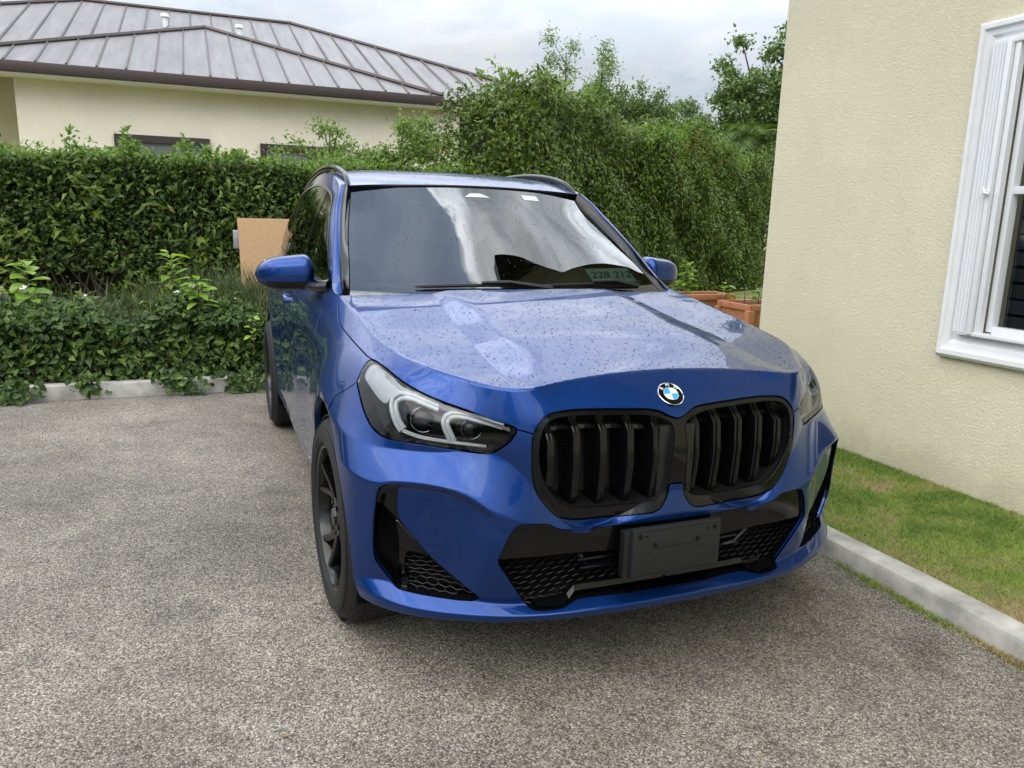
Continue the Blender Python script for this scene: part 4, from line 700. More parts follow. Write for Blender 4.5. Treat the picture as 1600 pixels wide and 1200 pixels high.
# trim lines of the bodywork in the surface coordinates (along, down)
OUT = {
 'HL': [(1.0505,.0909),(1.026,.086),(.999,.0848),(.9741,.0834),(.9496,.0834),(.9335,.0843),(.9172,.0859),(.901,.0875),(.8849,.0887),(.8696,.0893),(.8539,.0898),(.8381,.0904),(.8222,.091),(.8064,.0917),(.7922,.0921),(.7778,.0925),(.7633,.0927),(.7488,.0928),(.7344,.0928),(.7201,.0927),(.7059,.0924),(.6918,.0916),(.6778,.0908),(.664,.0901),(.6505,.0898),(.6374,.09),(.6249,.0909),(.6128,.0924),(.6011,.0944),(.5898,.0969),(.5788,.0999),(.568,.1032),(.5558,.1065),(.5423,.1097),(.5289,.1133),(.5171,.118),(.5081,.1241),(.5034,.1318),(.5051,.1469),(.5125,.166),(.5206,.186),(.5302,.2091),(.5417,.2354),(.5571,.2735),(.576,.3136),(.5901,.3188),(.6058,.3204),(.6164,.3207),(.6286,.3203),(.6418,.3191),(.6556,.317),(.6695,.3134),(.683,.3073),(.6961,.3012),(.7089,.2966),(.722,.293),(.7352,.2901),(.7486,.2881),(.7621,.2866),(.7758,.2855),(.7897,.2851),(.8045,.2851),(.8204,.2855),(.837,.2862),(.8537,.2869),(.8699,.2875),(.8848,.2876),(.8975,.2874),(.9149,.2858),(.9293,.2829),(.9454,.2782),(.9611,.2714),(.9717,.2651),(.9828,.2574),(.994,.2491),(1.0048,.2408),(1.0149,.2323),(1.025,.2231),(1.0351,.2139),(1.0451,.2056),(1.0609,.1959),(1.0733,.1857),(1.0759,.1723),(1.0736,.1569),(1.0713,.1378),(1.0667,.1181),(1.0613,.1031)],
 'HOODSEAM': [(1.9115,.0002),(1.896,.0136),(1.8768,.0263),(1.8489,.0361),(1.8151,.0453),(1.7847,.0541),(1.7505,.0629),(1.7094,.0692),(1.6492,.0718),(1.5802,.0717),(1.509,.0721),(1.4363,.0735),(1.3546,.0753),(1.2616,.0784),(1.1921,.0822),(1.1349,.0865),(1.0911,.0905),(1.0577,.0939)],
 'HLKID': [(.5034,.1318),(.4935,.1349),(.4832,.1381),(.4725,.1418),(.4613,.1457)],
 'KID': [(0,.1339),(.01,.1326),(.0212,.1291),(.0332,.1244),(.045,.1182),(.0574,.1123),(.0722,.1084),(.0894,.1057),(.1035,.1043),(.1194,.1034),(.1356,.1027),(.1512,.1021),(.1649,.1014),(.1783,.1009),(.1917,.1004),(.2056,.1),(.2187,.0997),(.2325,.0993),(.2463,.0989),(.2599,.0986),(.2726,.0982),(.2894,.0976),(.3054,.0969),(.3203,.0962),(.3359,.0955),(.3509,.0949),(.3668,.0941),(.3826,.0934),(.3971,.093),(.4107,.0945),(.4236,.1002),(.4349,.1085),(.444,.1176),(.4514,.1278),(.4595,.147),(.4616,.1592),(.4626,.1734),(.4628,.1865),(.4624,.2013),(.4616,.2165),(.4607,.2312),(.46,.2448),(.4592,.2584),(.4582,.2711),(.4567,.282),(.4535,.2942),(.4497,.3035),(.4463,.3107),(.4423,.3163),(.4357,.3209),(.4275,.3244),(.4201,.3269),(.412,.3291),(.4044,.3312),(.3905,.3332),(.3758,.3275),(.3645,.318),(.3519,.3132),(.3388,.3102),(.3237,.3076),(.3076,.3054),(.2903,.3042),(.2766,.304),(.2619,.3045),(.2466,.3055),(.2312,.3073),(.216,.3098),(.2007,.3134),(.1858,.3211),(.1731,.3396),(.1605,.354),(.1483,.3647),(.1333,.3748),(.119,.3822),(.1056,.3872),(.0921,.3916),(.0793,.3928),(.0664,.3897),(.055,.3834),(.0437,.3674),(.0377,.3566),(.0321,.3437),(.0279,.3253),(.0257,.3085),(.0219,.3004),(0,.302)],
 'INT': [(0,.45),(.0062,.4527),(.0211,.4524),(.0358,.4519),(.0505,.4513),(.0652,.4504),(.08,.4493),(.0938,.4479),(.1077,.4462),(.1215,.4443),(.1354,.4421),(.1493,.4397),(.1631,.4371),(.1768,.4345),(.191,.4315),(.2051,.4284),(.2193,.4251),(.2334,.4217),(.2474,.4182),(.2613,.4142),(.2748,.4079),(.2882,.4),(.303,.399),(.3186,.4027),(.3339,.4071),(.3481,.4102),(.3608,.4121),(.3712,.4124),(.3922,.4059),(.4022,.4014),(.413,.3991),(.4272,.4025),(.4425,.4068),(.4592,.4109),(.4757,.4155),(.4919,.4214),(.5061,.4278),(.5193,.4372),(.5276,.4528),(.5334,.4704),(.5391,.4904),(.5438,.5073),(.5484,.5244),(.5525,.5399),(.5578,.5562),(.5604,.5699),(.555,.5841),(.5492,.5932),(.5413,.6037),(.5324,.6149),(.5236,.6259),(.5141,.6381),(.5042,.6505),(.4941,.6627),(.4843,.674),(.4735,.6862),(.4632,.698),(.4576,.7104),(.4478,.7249),(.4369,.73),(.4238,.7329),(.4092,.7343),(.3936,.7344),(.3807,.7345),(.3675,.7342),(.3562,.7331),(.3421,.7285),(.3313,.7238),(.3198,.719),(.3087,.7146),(.2961,.7113),(.284,.7103),(.2697,.7105),(.2541,.7113),(.2381,.7123),(.2225,.7131),(.2095,.7137),(.1964,.7145),(.1832,.7154),(.1696,.7162),(.1555,.717),(.1409,.7175),(.1258,.7177),(.1095,.7178),(.0926,.7178),(.0755,.7177),(.0588,.7176),(.0432,.7175),(.0291,.7175),(.0107,.7177),(0,.7194),(0,.72)],
 'SIDE': [(.9037,.4173),(.8915,.4169),(.8794,.4177),(.8677,.4176),(.8583,.4193),(.8554,.4239),(.8552,.4307),(.856,.4384),(.8564,.4459),(.8562,.453),(.8563,.4604),(.8558,.4677),(.8542,.4748),(.8507,.4826),(.8457,.4902),(.839,.4982),(.8329,.5041),(.8259,.5103),(.8182,.5167),(.8101,.5234),(.8022,.5303),(.7946,.5374),(.7869,.5451),(.7792,.5534),(.7714,.562),(.7637,.5708),(.7559,.5794),(.7482,.5876),(.7401,.5954),(.7319,.6027),(.7237,.6096),(.7154,.6161),(.7069,.6226),(.6963,.6304),(.6855,.6379),(.6748,.645),(.6645,.6515),(.6538,.6582),(.6436,.6644),(.6335,.6706),(.6214,.6773),(.6094,.6842),(.6042,.6898),(.6101,.6941),(.6214,.6977),(.6335,.7005),(.6476,.7025),(.6619,.7043),(.6755,.7056),(.6889,.7064),(.7023,.7071),(.7156,.7078),(.7287,.7084),(.7421,.709),(.7532,.7094),(.7645,.7098),(.7759,.7102),(.7872,.7105),(.7984,.7108),(.8097,.711),(.8206,.7111),(.8306,.7111),(.8439,.7114),(.8556,.7103),(.8632,.7072),(.87,.7025),(.8771,.6957),(.8857,.6843),(.8948,.6707),(.9047,.6554),(.9151,.6398),(.9263,.6236),(.9365,.608),(.9438,.5937),(.948,.5792),(.9495,.5658),(.9499,.5526),(.9499,.5432),(.9493,.5336),(.9482,.524),(.9469,.5145),(.9454,.5053),(.944,.4965),(.9425,.4885),(.941,.4803),(.9394,.472),(.9377,.464),(.9359,.4565),(.934,.4496),(.9322,.4435),(.9301,.4357),(.9279,.4289),(.9236,.4236),(.9145,.4194)],
 'FENDSEAM': [(1.072,.1873),(1.0871,.197),(1.1049,.207),(1.1334,.2208),(1.1705,.2367),(1.2023,.2503),(1.2346,.2657),(1.2647,.2826)],
 'KIN': [(.4369,.1577),(.4335,.1452),(.4286,.1341),(.4209,.1244),(.4112,.1167),(.401,.1124),(.3894,.11),(.3727,.1093),(.3534,.1099),(.3408,.1103),(.3271,.111),(.3126,.1117),(.298,.1122),(.2835,.1126),(.2708,.1129),(.2579,.1132),(.2449,.1136),(.2318,.114),(.2186,.1143),(.2054,.1147),(.1919,.1151),(.178,.1155),(.1639,.116),(.1501,.1166),(.137,.1173),(.1251,.1182),(.1105,.1196),(.0974,.1214),(.0847,.1236),(.0722,.1263),(.0598,.1294),(.0488,.1331),(.0369,.1387),(.0278,.1451),(.0211,.1569),(.0205,.1658),(.0212,.1762),(.0221,.1851),(.0233,.195),(.0246,.2054),(.0256,.2158),(.0264,.2276),(.027,.2398),(.0276,.252),(.0283,.2635),(.0293,.2759),(.0305,.2877),(.0326,.2982),(.0361,.3087),(.0419,.3182),(.0505,.3276),(.0611,.3337),(.0759,.3339),(.0932,.328),(.1038,.3221),(.1158,.3157),(.1291,.3107),(.1433,.3064),(.1579,.3023),(.1718,.2987),(.1868,.2952),(.2024,.292),(.2181,.2893),(.2334,.2871),(.2477,.2856),(.2607,.2846),(.2748,.2841),(.2877,.2841),(.2997,.2845),(.3112,.285),(.329,.2864),(.3453,.2879),(.3601,.2887),(.3735,.2888),(.3842,.2879),(.3938,.2858),(.4036,.2821),(.4125,.2769),(.4208,.27),(.4278,.2609),(.4318,.2528),(.4352,.2435),(.4378,.2332),(.4396,.2219),(.4405,.2099),(.4408,.1974),(.4403,.1839),(.439,.1702)],
 'BAND': [(.5655,.5742),(.5442,.5706),(.5211,.568),(.4972,.5669),(.4703,.5669),(.4421,.5671),(.4114,.5669),(.3798,.5666),(.3485,.5671),(.3177,.5685),(.287,.5705),(.2565,.5725),(.2265,.5744),(.1963,.5762),(.1655,.5775),(.1325,.5784),(.0987,.5791),(.066,.5797),(.027,.5807),(0,.58)],
 'TRIM': [(.4323,.7032),(.4078,.7077),(.3845,.7116),(.3498,.7134),(.3218,.6949),(.3031,.6739),(.2769,.6734),(.2501,.6745),(.2196,.6758),(.1855,.6763),(.1458,.6763),(.1158,.6763),(.0813,.6763),(.0437,.6763),(.0048,.6765),(0,.67)],
 'DRL1': [(.7355,.1142),(.7492,.1134),(.7631,.1127),(.7769,.1122),(.7905,.1123),(.8064,.1125),(.8221,.1134),(.8375,.1164),(.8518,.1214),(.866,.128),(.8785,.1364),(.8932,.1512),(.9032,.1667),(.9053,.1793),(.9033,.1912),(.8985,.203),(.8917,.2142),(.8848,.2247),(.8768,.2345),(.867,.2427),(.8566,.2507)],
 'DRLB': [(.8564,.2527),(.821,.2583),(.79,.2623),(.7694,.2631),(.7446,.2638),(.7185,.2659),(.6933,.2703),(.6694,.2771),(.6458,.2849),(.6223,.2919),(.5979,.2927)],
 'DRL2': [(.5403,.125),(.5504,.1218),(.5606,.1189),(.5711,.1163),(.5823,.1143),(.5941,.1129),(.6065,.112),(.6213,.1112),(.637,.1109),(.6523,.1123),(.6699,.1154),(.686,.1219),(.6978,.1316),(.7068,.1438),(.7126,.1702),(.7106,.1861),(.7068,.2025),(.7035,.217),(.7002,.2318),(.6973,.248),(.6948,.2651)],
 'LENS': [(.6361,.1745),(.8036,.1912),(.942,.2363),(.9911,.1412)],
 'EYE': [(.9602,.0954),(.931,.0989),(.9047,.1028),(.8796,.1043),(.8551,.1014),(.8307,.0967),(.8059,.0938),(.7773,.0937),(.7483,.095),(.7196,.0959),(.6914,.0952),(.6636,.0941),(.637,.0943),(.612,.0971),(.5886,.102),(.5679,.1081),(.5447,.1161),(.523,.125)],
 'SA': [(.9247,.4236),(.9151,.4197),(.9037,.4178),(.8926,.4172),(.8815,.4176),(.8694,.4178),(.8594,.4199),(.8563,.4244),(.8558,.431),(.8563,.4386),(.8564,.4459),(.856,.4518),(.8558,.4579),(.8556,.4641),(.8548,.4702),(.8531,.4761),(.8488,.4832),(.8426,.4908),(.8377,.4971),(.8368,.5003),(.8436,.4985),(.8556,.4926),(.8676,.4864),(.8758,.482),(.8839,.4774),(.8918,.4726),(.8997,.4679),(.9087,.4631),(.9181,.4584),(.9262,.4536),(.9314,.4485),(.9329,.4423),(.9321,.4353),(.9292,.4287)],
 'SB': [(.8632,.4973),(.8557,.4994),(.8447,.5067),(.8322,.5167),(.82,.5265),(.8075,.5356),(.7925,.5471),(.7773,.5596),(.7642,.5717),(.7552,.5817),(.7527,.5878),(.7604,.5887),(.7751,.5853),(.7898,.5819),(.8103,.5769),(.8271,.5767),(.8332,.5965),(.8336,.614),(.8324,.641),(.8311,.6726),(.8314,.699),(.8358,.7075),(.8484,.7056),(.8504,.6906),(.8514,.6561),(.852,.6243),(.8529,.6019),(.8534,.5815),(.8539,.5634),(.8548,.5475),(.858,.5317),(.8625,.5157),(.8652,.5032)],
 'SC': [(.8271,.5809),(.8118,.5763),(.791,.5789),(.7692,.5854),(.7507,.5927),(.7343,.6024),(.7196,.6145),(.7048,.6266),(.69,.6373),(.6752,.6479),(.6601,.6582),(.6405,.6689),(.6206,.6794),(.6122,.6879),(.6211,.6933),(.6403,.6974),(.6613,.7009),(.6802,.7032),(.7003,.7042),(.7208,.7047),(.7411,.7052),(.7649,.7076),(.7904,.7111),(.813,.7122),(.8278,.7074),(.8333,.6922),(.8375,.6569),(.838,.6218),(.8345,.5955)],
 'INSA': [(.9343,.4561),(.9337,.4445),(.9302,.4336),(.9059,.4172),(.8816,.4146),(.8517,.4157),(.8227,.4164),(.7997,.4157),(.7764,.4143),(.754,.4123),(.7336,.4105),(.714,.4092),(.696,.4087),(.6786,.4087),(.6619,.4094),(.6458,.4108),(.6301,.413),(.6145,.4167),(.5987,.423),(.5833,.4323),(.5687,.4454),(.5546,.4621),(.5401,.4807)],
 'INSB': [(.5401,.4807),(.5502,.5075),(.5602,.5324),(.5695,.5558),(.5808,.587),(.5908,.6175),(.5992,.648),(.6073,.6791)],
 'INSP': [(.9343,.4561),(.9337,.4436),(.9302,.4336),(.9059,.4172),(.8816,.4146),(.8517,.4157),(.8227,.4164),(.7997,.4157),(.7764,.4143),(.754,.4123),(.7336,.4105),(.714,.4092),(.696,.4087),(.6786,.4087),(.6619,.4094),(.6458,.4108),(.6301,.413),(.6145,.4167),(.5987,.423),(.5833,.4323),(.5662,.4442),(.5495,.4602),(.5401,.4807),(.5443,.5062),(.5573,.5318),(.5695,.5558),(.5772,.5767),(.5842,.5972),(.5908,.6175),(.5946,.6398),(.5979,.6624),(.6073,.6791),(.6248,.6862),(.6485,.688),(.6751,.6869),(.7011,.6854),(.7243,.6844),(.7482,.6824),(.7722,.6786),(.7957,.6718),(.8182,.6612),(.8378,.6487),(.8591,.6337),(.8814,.6168),(.9031,.5982),(.922,.5792),(.9357,.5608),(.9432,.5415),(.9454,.5213),(.944,.5017),(.9405,.4836),(.9367,.4682)],
 'ARCHF': [(1.0381,.9419),(1.0381,.7025),(1.0367,.6507),(1.0386,.6049),(1.0425,.5692),(1.0485,.5412),(1.0567,.5177),(1.0669,.4972),(1.079,.4788),(1.093,.462),(1.1087,.4464),(1.1259,.4318),(1.1446,.418),(1.1608,.3993),(1.1784,.3799),(1.1999,.3642),(1.2244,.3523),(1.2506,.3439),(1.2778,.3388),(1.3055,.3368),(1.3338,.3377),(1.3626,.341),(1.392,.3462),(1.4217,.3526),(1.4512,.3599),(1.48,.368),(1.5077,.377),(1.5342,.3869),(1.5593,.3976),(1.5834,.4092),(1.6079,.4193),(1.6322,.4294),(1.655,.4407),(1.676,.4534),(1.695,.4675),(1.7118,.4832),(1.7261,.5007),(1.738,.5204),(1.7473,.5429),(1.7538,.5694),(1.7577,.6025),(1.7589,.644),(1.7573,.6897),(1.753,.7381),(1.746,.7721),(1.746,.9419)],
 'ARCHR': [(3.6966,.9419),(3.6966,.7672),(3.6893,.7312),(3.6847,.6788),(3.6831,.628),(3.6844,.5856),(3.6885,.5535),(3.6954,.5276),(3.705,.5054),(3.7172,.4856),(3.732,.468),(3.7492,.4521),(3.7686,.4378),(3.7903,.425),(3.8141,.4135),(3.8398,.4012),(3.8673,.3895),(3.8964,.379),(3.9268,.3699),(3.9583,.3624),(3.9908,.3566),(4.024,.3527),(4.0577,.3508),(4.0918,.351),(4.1259,.3532),(4.1598,.3572),(4.1932,.3629),(4.2257,.3701),(4.2572,.3785),(4.2872,.3881),(4.3156,.3986),(4.3421,.41),(4.3663,.4217),(4.3882,.4346),(4.4078,.4491),(4.4249,.4653),(4.4394,.4834),(4.4513,.5035),(4.4606,.5262),(4.4671,.5525),(4.4709,.5847),(4.4716,.6267),(4.4694,.6763),(4.4634,.7311),(4.455,.7692),(4.455,.9419)],
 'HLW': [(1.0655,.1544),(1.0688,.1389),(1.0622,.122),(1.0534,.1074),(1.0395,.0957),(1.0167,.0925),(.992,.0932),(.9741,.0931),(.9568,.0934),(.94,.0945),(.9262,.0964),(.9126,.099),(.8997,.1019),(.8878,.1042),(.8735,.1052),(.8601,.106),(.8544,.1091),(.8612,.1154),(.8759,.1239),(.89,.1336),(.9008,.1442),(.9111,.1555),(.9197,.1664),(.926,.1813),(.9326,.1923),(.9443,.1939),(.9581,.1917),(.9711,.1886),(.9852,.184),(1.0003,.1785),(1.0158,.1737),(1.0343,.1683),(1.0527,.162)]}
# ================================================================== the car
car = tag(empty('parked_car', (0, .84, 0)), 'wet blue metallic crossover car with black grille and blank plate bracket', 'car')
def carpart(o, parent=None):
    o.parent = parent or car
    o.matrix_parent_inverse = Matrix.Translation((0, -.84, 0)) if parent is None else Matrix.Identity(4)
    return o
def D(name): return [tuple(p) for p in OUT[name]]
_insp, _insa, _insb = (np.array(D(k)) for k in ('INSP','INSA','INSB'))
_inslo, _inshi = _insp.min(0), _insp.max(0)
_ix = np.arange(_inslo[0]-.03, _inshi[0]+.03, .003); _iy = np.arange(_inslo[1]-.03, _inshi[1]+.03, .003)
_ig = np.stack(np.meshgrid(_ix, _iy, indexing='ij'), -1).reshape(-1,2)
_if = (inpoly(_ig, _insp)*.026*smst(dist_poly(_ig, _insa), 0, .010)*smst(dist_poly(_ig, _insb), 0, .12)).reshape(len(_ix), len(_iy))
for _ in range(4):
    for ax in (0, 1): _if = (np.roll(_if, 1, ax)+np.roll(_if, -1, ax)+_if)/3
def S2(s, t):
    """belt surface with the scooped panel round the side intake"""
    s = np.atleast_1d(np.asarray(s, float)); t = np.atleast_1d(np.asarray(t, float)); p = S(s, t)
    u = (s-_ix[0])/.003; v = (t-_iy[0])/.003; m = (u > 0) & (v > 0) & (u < len(_ix)-1.01) & (v < len(_iy)-1.01)
    if m.any():
        a, b = u[m].astype(int), v[m].astype(int); fu, fv = u[m]-a, v[m]-b
        p[m, 1] += _if[a,b]*(1-fu)*(1-fv)+_if[a+1,b]*fu*(1-fv)+_if[a,b+1]*(1-fu)*fv+_if[a+1,b+1]*fu*fv
    return p
def SN(st):
    """points and outward normals of the belt surface"""
    st = np.asarray(st, float).reshape(-1, 2); h = 6e-4; s, t = st[:,0], st[:,1]
    p = S2(s, t); tt = np.clip(t, h, TK[-1]-h)
    ds = S2(s+h, t)-S2(s-h, t); dt = S2(s, tt+h)-S2(s, tt-h)
    n = np.cross(dt, ds); n /= np.linalg.norm(n, axis=1)[:,None]+1e-12
    return p, n
def cdt(pts, edges, polys=None):
    r = delaunay_2d_cdt([Vector(p) for p in pts], edges, [], 0, 1e-6)
    V = np.array([tuple(v) for v in r[0]]); T = np.array([f for f in r[2] if len(f) == 3], int)
    return V, T
def outline_edges(polys):
    """points and constraint edges of polylines given as (points, closed)"""
    P, E = [], []
    for pts, closed in polys:
        o = len(P); n = len(pts); P += [tuple(p) for p in pts]; E += [(o+i, o+i+1) for i in range(n-1)]
        if closed: E.append((o+n-1, o))
    return P, E
def panel_arrays(V2, tris, lip=.014, gap=.0024, weld_s0=True, weld_t0=False, off=0., dirv=None):
    """trimmed piece of the belt: surface + rounded inward edge; returns V,N,F for the x>0 half"""
    use = np.unique(tris); mp = -np.ones(len(V2), int); mp[use] = np.arange(len(use)); F = mp[tris]; st = V2[use]
    p, n = SN(st)
    c = p[F].mean(1)
    a, b, cc = p[F[:,0]], p[F[:,1]], p[F[:,2]]
    fl = (np.cross(b-a, cc-a)*n[F].sum(1)).sum(1) < 0; F[fl] = F[fl][:, ::-1]
    E = {}
    for f in F:
        for i in range(3):
            k = (f[i], f[(i+1) % 3])
            if (k[1], k[0]) in E: del E[(k[1], k[0])]
            else: E[k] = 1
    be = [k for k in E if not ((weld_s0 and st[k[0],0] < 1e-5 and st[k[1],0] < 1e-5) or (weld_t0 and st[k[0],1] < 1e-5 and st[k[1],1] < 1e-5))]
    out = np.zeros_like(p)
    for a_, b_ in be:
        e = p[b_]-p[a_]; o = np.cross(e, n[a_]); l = np.linalg.norm(o)
        if l > 1e-9: out[a_] += o/l; out[b_] += o/l
    l = np.linalg.norm(out, axis=1); bd = l > 1e-6; out[bd] /= l[bd][:,None]
    s0 = st[:,0] < 1e-5; out[s0, 0] = 0
    p = p - n*off if dirv is None else p + np.array(dirv)*off
    p[bd] -= out[bd]*gap
    V = [p]; NN = [n]; FF = [F]; o = len(p)
    bi = np.where(bd)[0]; bm_ = -np.ones(len(p), int); bm_[bi] = np.arange(len(bi)); nb = len(bi)
    if lip > 0 and nb:
        r0 = p[bi]; ou = out[bi]; nn = n[bi]
        rings = [(r0, nn*.75+ou*.5), (r0-nn*.0012+ou*.0008, ou), (r0-nn*lip+ou*.0008, ou)]
        for q, m_ in rings: V.append(q); NN.append(m_/np.linalg.norm(m_, axis=1)[:,None])
        for a_, b_ in be:
            i, j = bm_[a_], bm_[b_]
            for k in range(2):
                x, y = o+k*nb, o+(k+1)*nb
                FF.append(np.array([[x+j, x+i, y+i], [x+j, y+i, y+j]]))
    return np.vstack(V), np.vstack(NN), np.vstack(FF)
def both_sides(V, Nn, F):
    """mirror across x=0 and weld the centre line"""
    m = np.array([-1,1,1.]); V2 = np.vstack([V, V*m]); N2 = np.vstack([Nn, Nn*m]); F2 = np.vstack([F, F[:, ::-1]+len(V)])
    c = np.abs(V2[:,0]) < 2e-5
    key = {}; mp = np.arange(len(V2))
    for i in np.where(c)[0]:
        if i >= len(V) : mp[i] = i-len(V)
    N2[c, 0] *= 0
    return V2, N2, mp[F2]
def clean(V, Nn, F):
    u = np.unique(F); mp = -np.ones(len(V), int); mp[u] = np.arange(len(u)); F = mp[F]
    ok = (F[:,0] != F[:,1]) & (F[:,1] != F[:,2]) & (F[:,0] != F[:,2]); return V[u], Nn[u], F[ok]
def mk(name, arr, mat, parent=None, mirror='both'):
    """mirror: both -> one object across the car; pair -> an object on each side"""
    V, Nn, F = arr; m = np.array([-1,1,1.]); r = []
    if mirror == 'both':
        V, Nn, F = clean(*both_sides(V, Nn, F)); r.append(carpart(mesh_obj(name, V, F, mat, None, True, Nn), parent))
    else:
        for sg in (-1, 1):
            v, nn, f = clean(V*([sg,1,1]), Nn*([sg,1,1]), F if sg > 0 else F[:, ::-1])
            r.append(carpart(mesh_obj(name, v, f, mat, None, True, nn), parent[sg] if isinstance(parent, dict) else parent))
    return r
# ---- trim lines in belt coordinates
S_END = SK[-1]; T_END = TK[-1]
HL, KID, KIN, INT, SIDE = (D(k) for k in ('HL','KID','KIN','INT','SIDE'))
seam = D('HOODSEAM'); seam[0] = (seam[0][0], 0.); seam[-1] = HL[0]
hlkid = D('HLKID'); fend = D('FENDSEAM')
iHL = min(range(len(HL)), key=lambda i: math.dist(HL[i], hlkid[0])); hlkid[0] = HL[iHL]
iK = min(range(len(KID)), key=lambda i: math.dist(KID[i], hlkid[-1])); hlkid[-1] = KID[iK]
iF = min(range(len(HL)), key=lambda i: math.dist(HL[i], fend[0])); fend[0] = HL[iF]
ARF = [(a, min(b, T_END+.02)) for a, b in D('ARCHF')]; ARR = [(a, min(b, T_END+.02)) for a, b in D('ARCHR')]
iA = min(range(len(ARF)), key=lambda i: math.dist(ARF[i], fend[-1])); fend[-1] = ARF[iA]
def clip_t(L): return [(a, min(b, T_END)) for a, b in L]
ARFc, ARRc = clip_t(ARF), clip_t(ARR)
s_hood = seam[0][0]
doorA = [(2.04,0), (2.02,.12), (1.99,.3), (1.965,.45), (1.955,.6), (1.95,.668)]
doorB = [(3.16,0), (3.16,.35), (3.15,.668)]
iR = min(range(len(ARRc)), key=lambda i: math.dist(ARRc[i], (3.75,.40)))
doorC = [(4.06,0), (4.0,.12), (3.86,.28), ARRc[iR]]
sillL = [ARFc[-3], (1.80,.668), (1.95,.668), (2.5,.668), (3.15,.668), (3.55,.668), ARRc[2]]
rearA = [(4.93,0), (4.92,.25), (4.80,.33), (4.62,.40), ARRc[-14]]
lines = [(HL,1), (KID,0), (KIN,1), (INT,0), (SIDE,1), (seam,0), (hlkid,0), (fend,0), (ARFc,0), (ARRc,0), (doorA,0), (doorB,0), (doorC,0), (sillL,0), (rearA,0)]
P0, E0 = outline_edges(lines)
box = [(0,0),(S_END,0),(S_END,T_END),(0,T_END)]
sg = np.concatenate([np.arange(0, 1.25, .0085), np.arange(1.25, 2.3, .014), np.arange(2.3, S_END-.01, .045), [S_END]])
tr = []
for a, b in zip(TK[:-1], TK[1:]): tr.append(np.linspace(a, b, max(2, int(round((b-a)/.0095))), endpoint=False))
fine = np.concatenate([TK[k]+np.linspace(-1.3,1.3,7)*FIL for k in (2,3,5,6,7)])
tg = np.concatenate(tr+[[T_END]]); tg = tg[[np.abs(fine-x).min() > .004 for x in tg]]; tg = np.unique(np.concatenate([tg, fine[fine < T_END-.001], [0, T_END]]).round(5))
GX, GY = np.meshgrid(sg, tg, indexing='ij'); Q = np.stack([GX.ravel(), GY.ravel()], 1)
far = np.ones(len(Q), bool)
for pts, cl in lines:
    L = np.array(pts); lo, hi = L.min(0)-.01, L.max(0)+.01; m = ((Q >= lo) & (Q <= hi)).all(1); i = np.where(m)[0]
    lim = np.where(Q[i,0] < 1.3, .0042, .009)
    far[i[dist_poly(Q[i], L, cl) < lim]] = False
edge = (Q[:,1] < 1e-6) | (Q[:,1] > T_END-1e-6) | (Q[:,0] < 1e-6) | (Q[:,0] > S_END-1e-6)
far |= edge & np.array([min(math.dist(q, p) for p in P0) > .002 if e else True for q, e in zip(Q, edge)])
far |= False
Q = Q[far]
BV, BT = cdt([tuple(p) for p in P0]+[tuple(q) for q in Q], E0)
cen = BV[BT].mean(1)
ok = (cen[:,1] > 0) & (cen[:,1] < T_END) & (cen[:,0] > 0)
kidp, intp = KID+[(-.01,KID[-1][1]),(-.01,KID[0][1])], INT+[(-.01,INT[-1][1]),(-.01,INT[0][1])]
arfp, arrp = ARF+[(ARF[0][0], T_END+.02)], ARR
inHL, inK, inKI, inI, inS = (inpoly(cen, p) for p in (HL, kidp, KIN, intp, SIDE))
inA = inpoly(cen, ARF) | inpoly(cen, ARR)
hole = inHL | inK | inI | inS | inA
kmid = (-.01, .2)
iH1 = iHL
hoodp = [(-.01,-.01), (s_hood,-.01)] + seam + [HL[i] for i in range(1, iHL+1)] + hlkid + [(.3,.2), kmid]
iFa = iF
hl_loop = [HL[i % len(HL)] for i in range(iHL, iF+1)]
bump = [(-.01,.19), (.3,.2)] + hlkid[::-1] + [(.75,.17)] + fend + [(1.37,.5), (1.37, T_END+.05), (-.01, T_END+.05)]
inH = inpoly(cen, hoodp) & ~hole & ok
inB = inpoly(cen, bump) & ~hole & ok & ~inH
fendp = [(s_hood,-.01)] + [(2.04,-.01)] + doorA + [sillL[1], sillL[0], (1.37,.5)] + fend[::-1] + [(.75,.17), (1.0,.1)] + seam[::-1]
inF = inpoly(cen, fendp) & ~hole & ok & ~inH & ~inB
d1 = inpoly(cen, [(2.04,-.01)] + doorA + sillL[2:5][::1] + doorB[::-1] + [(3.16,-.01)]) & ok & ~hole
d2 = inpoly(cen, [(3.16,-.01)] + doorB + sillL[4:] + [(4.067,.5)] + doorC[::-1] + [(4.06,-.01)]) & ok & ~hole & ~d1
sil = inpoly(cen, [sillL[0]]+sillL[1:]+[(3.70,T_END+.05),(1.74,T_END+.05)]) & ok & ~hole & ~d1 & ~d2 & ~inF & ~inB
rb = inpoly(cen, rearA + [(4.067,.5), (4.067,T_END+.05), (S_END+.1,T_END+.05), (S_END+.1,.42), (5.25,.42), (5.0,.3)]) & ok & ~hole & ~sil
rest = ok & ~(hole | inH | inB | inF | d1 | d2 | sil | rb)
tg_ = rest & (cen[:,0] > 4.93); qt = rest & ~tg_
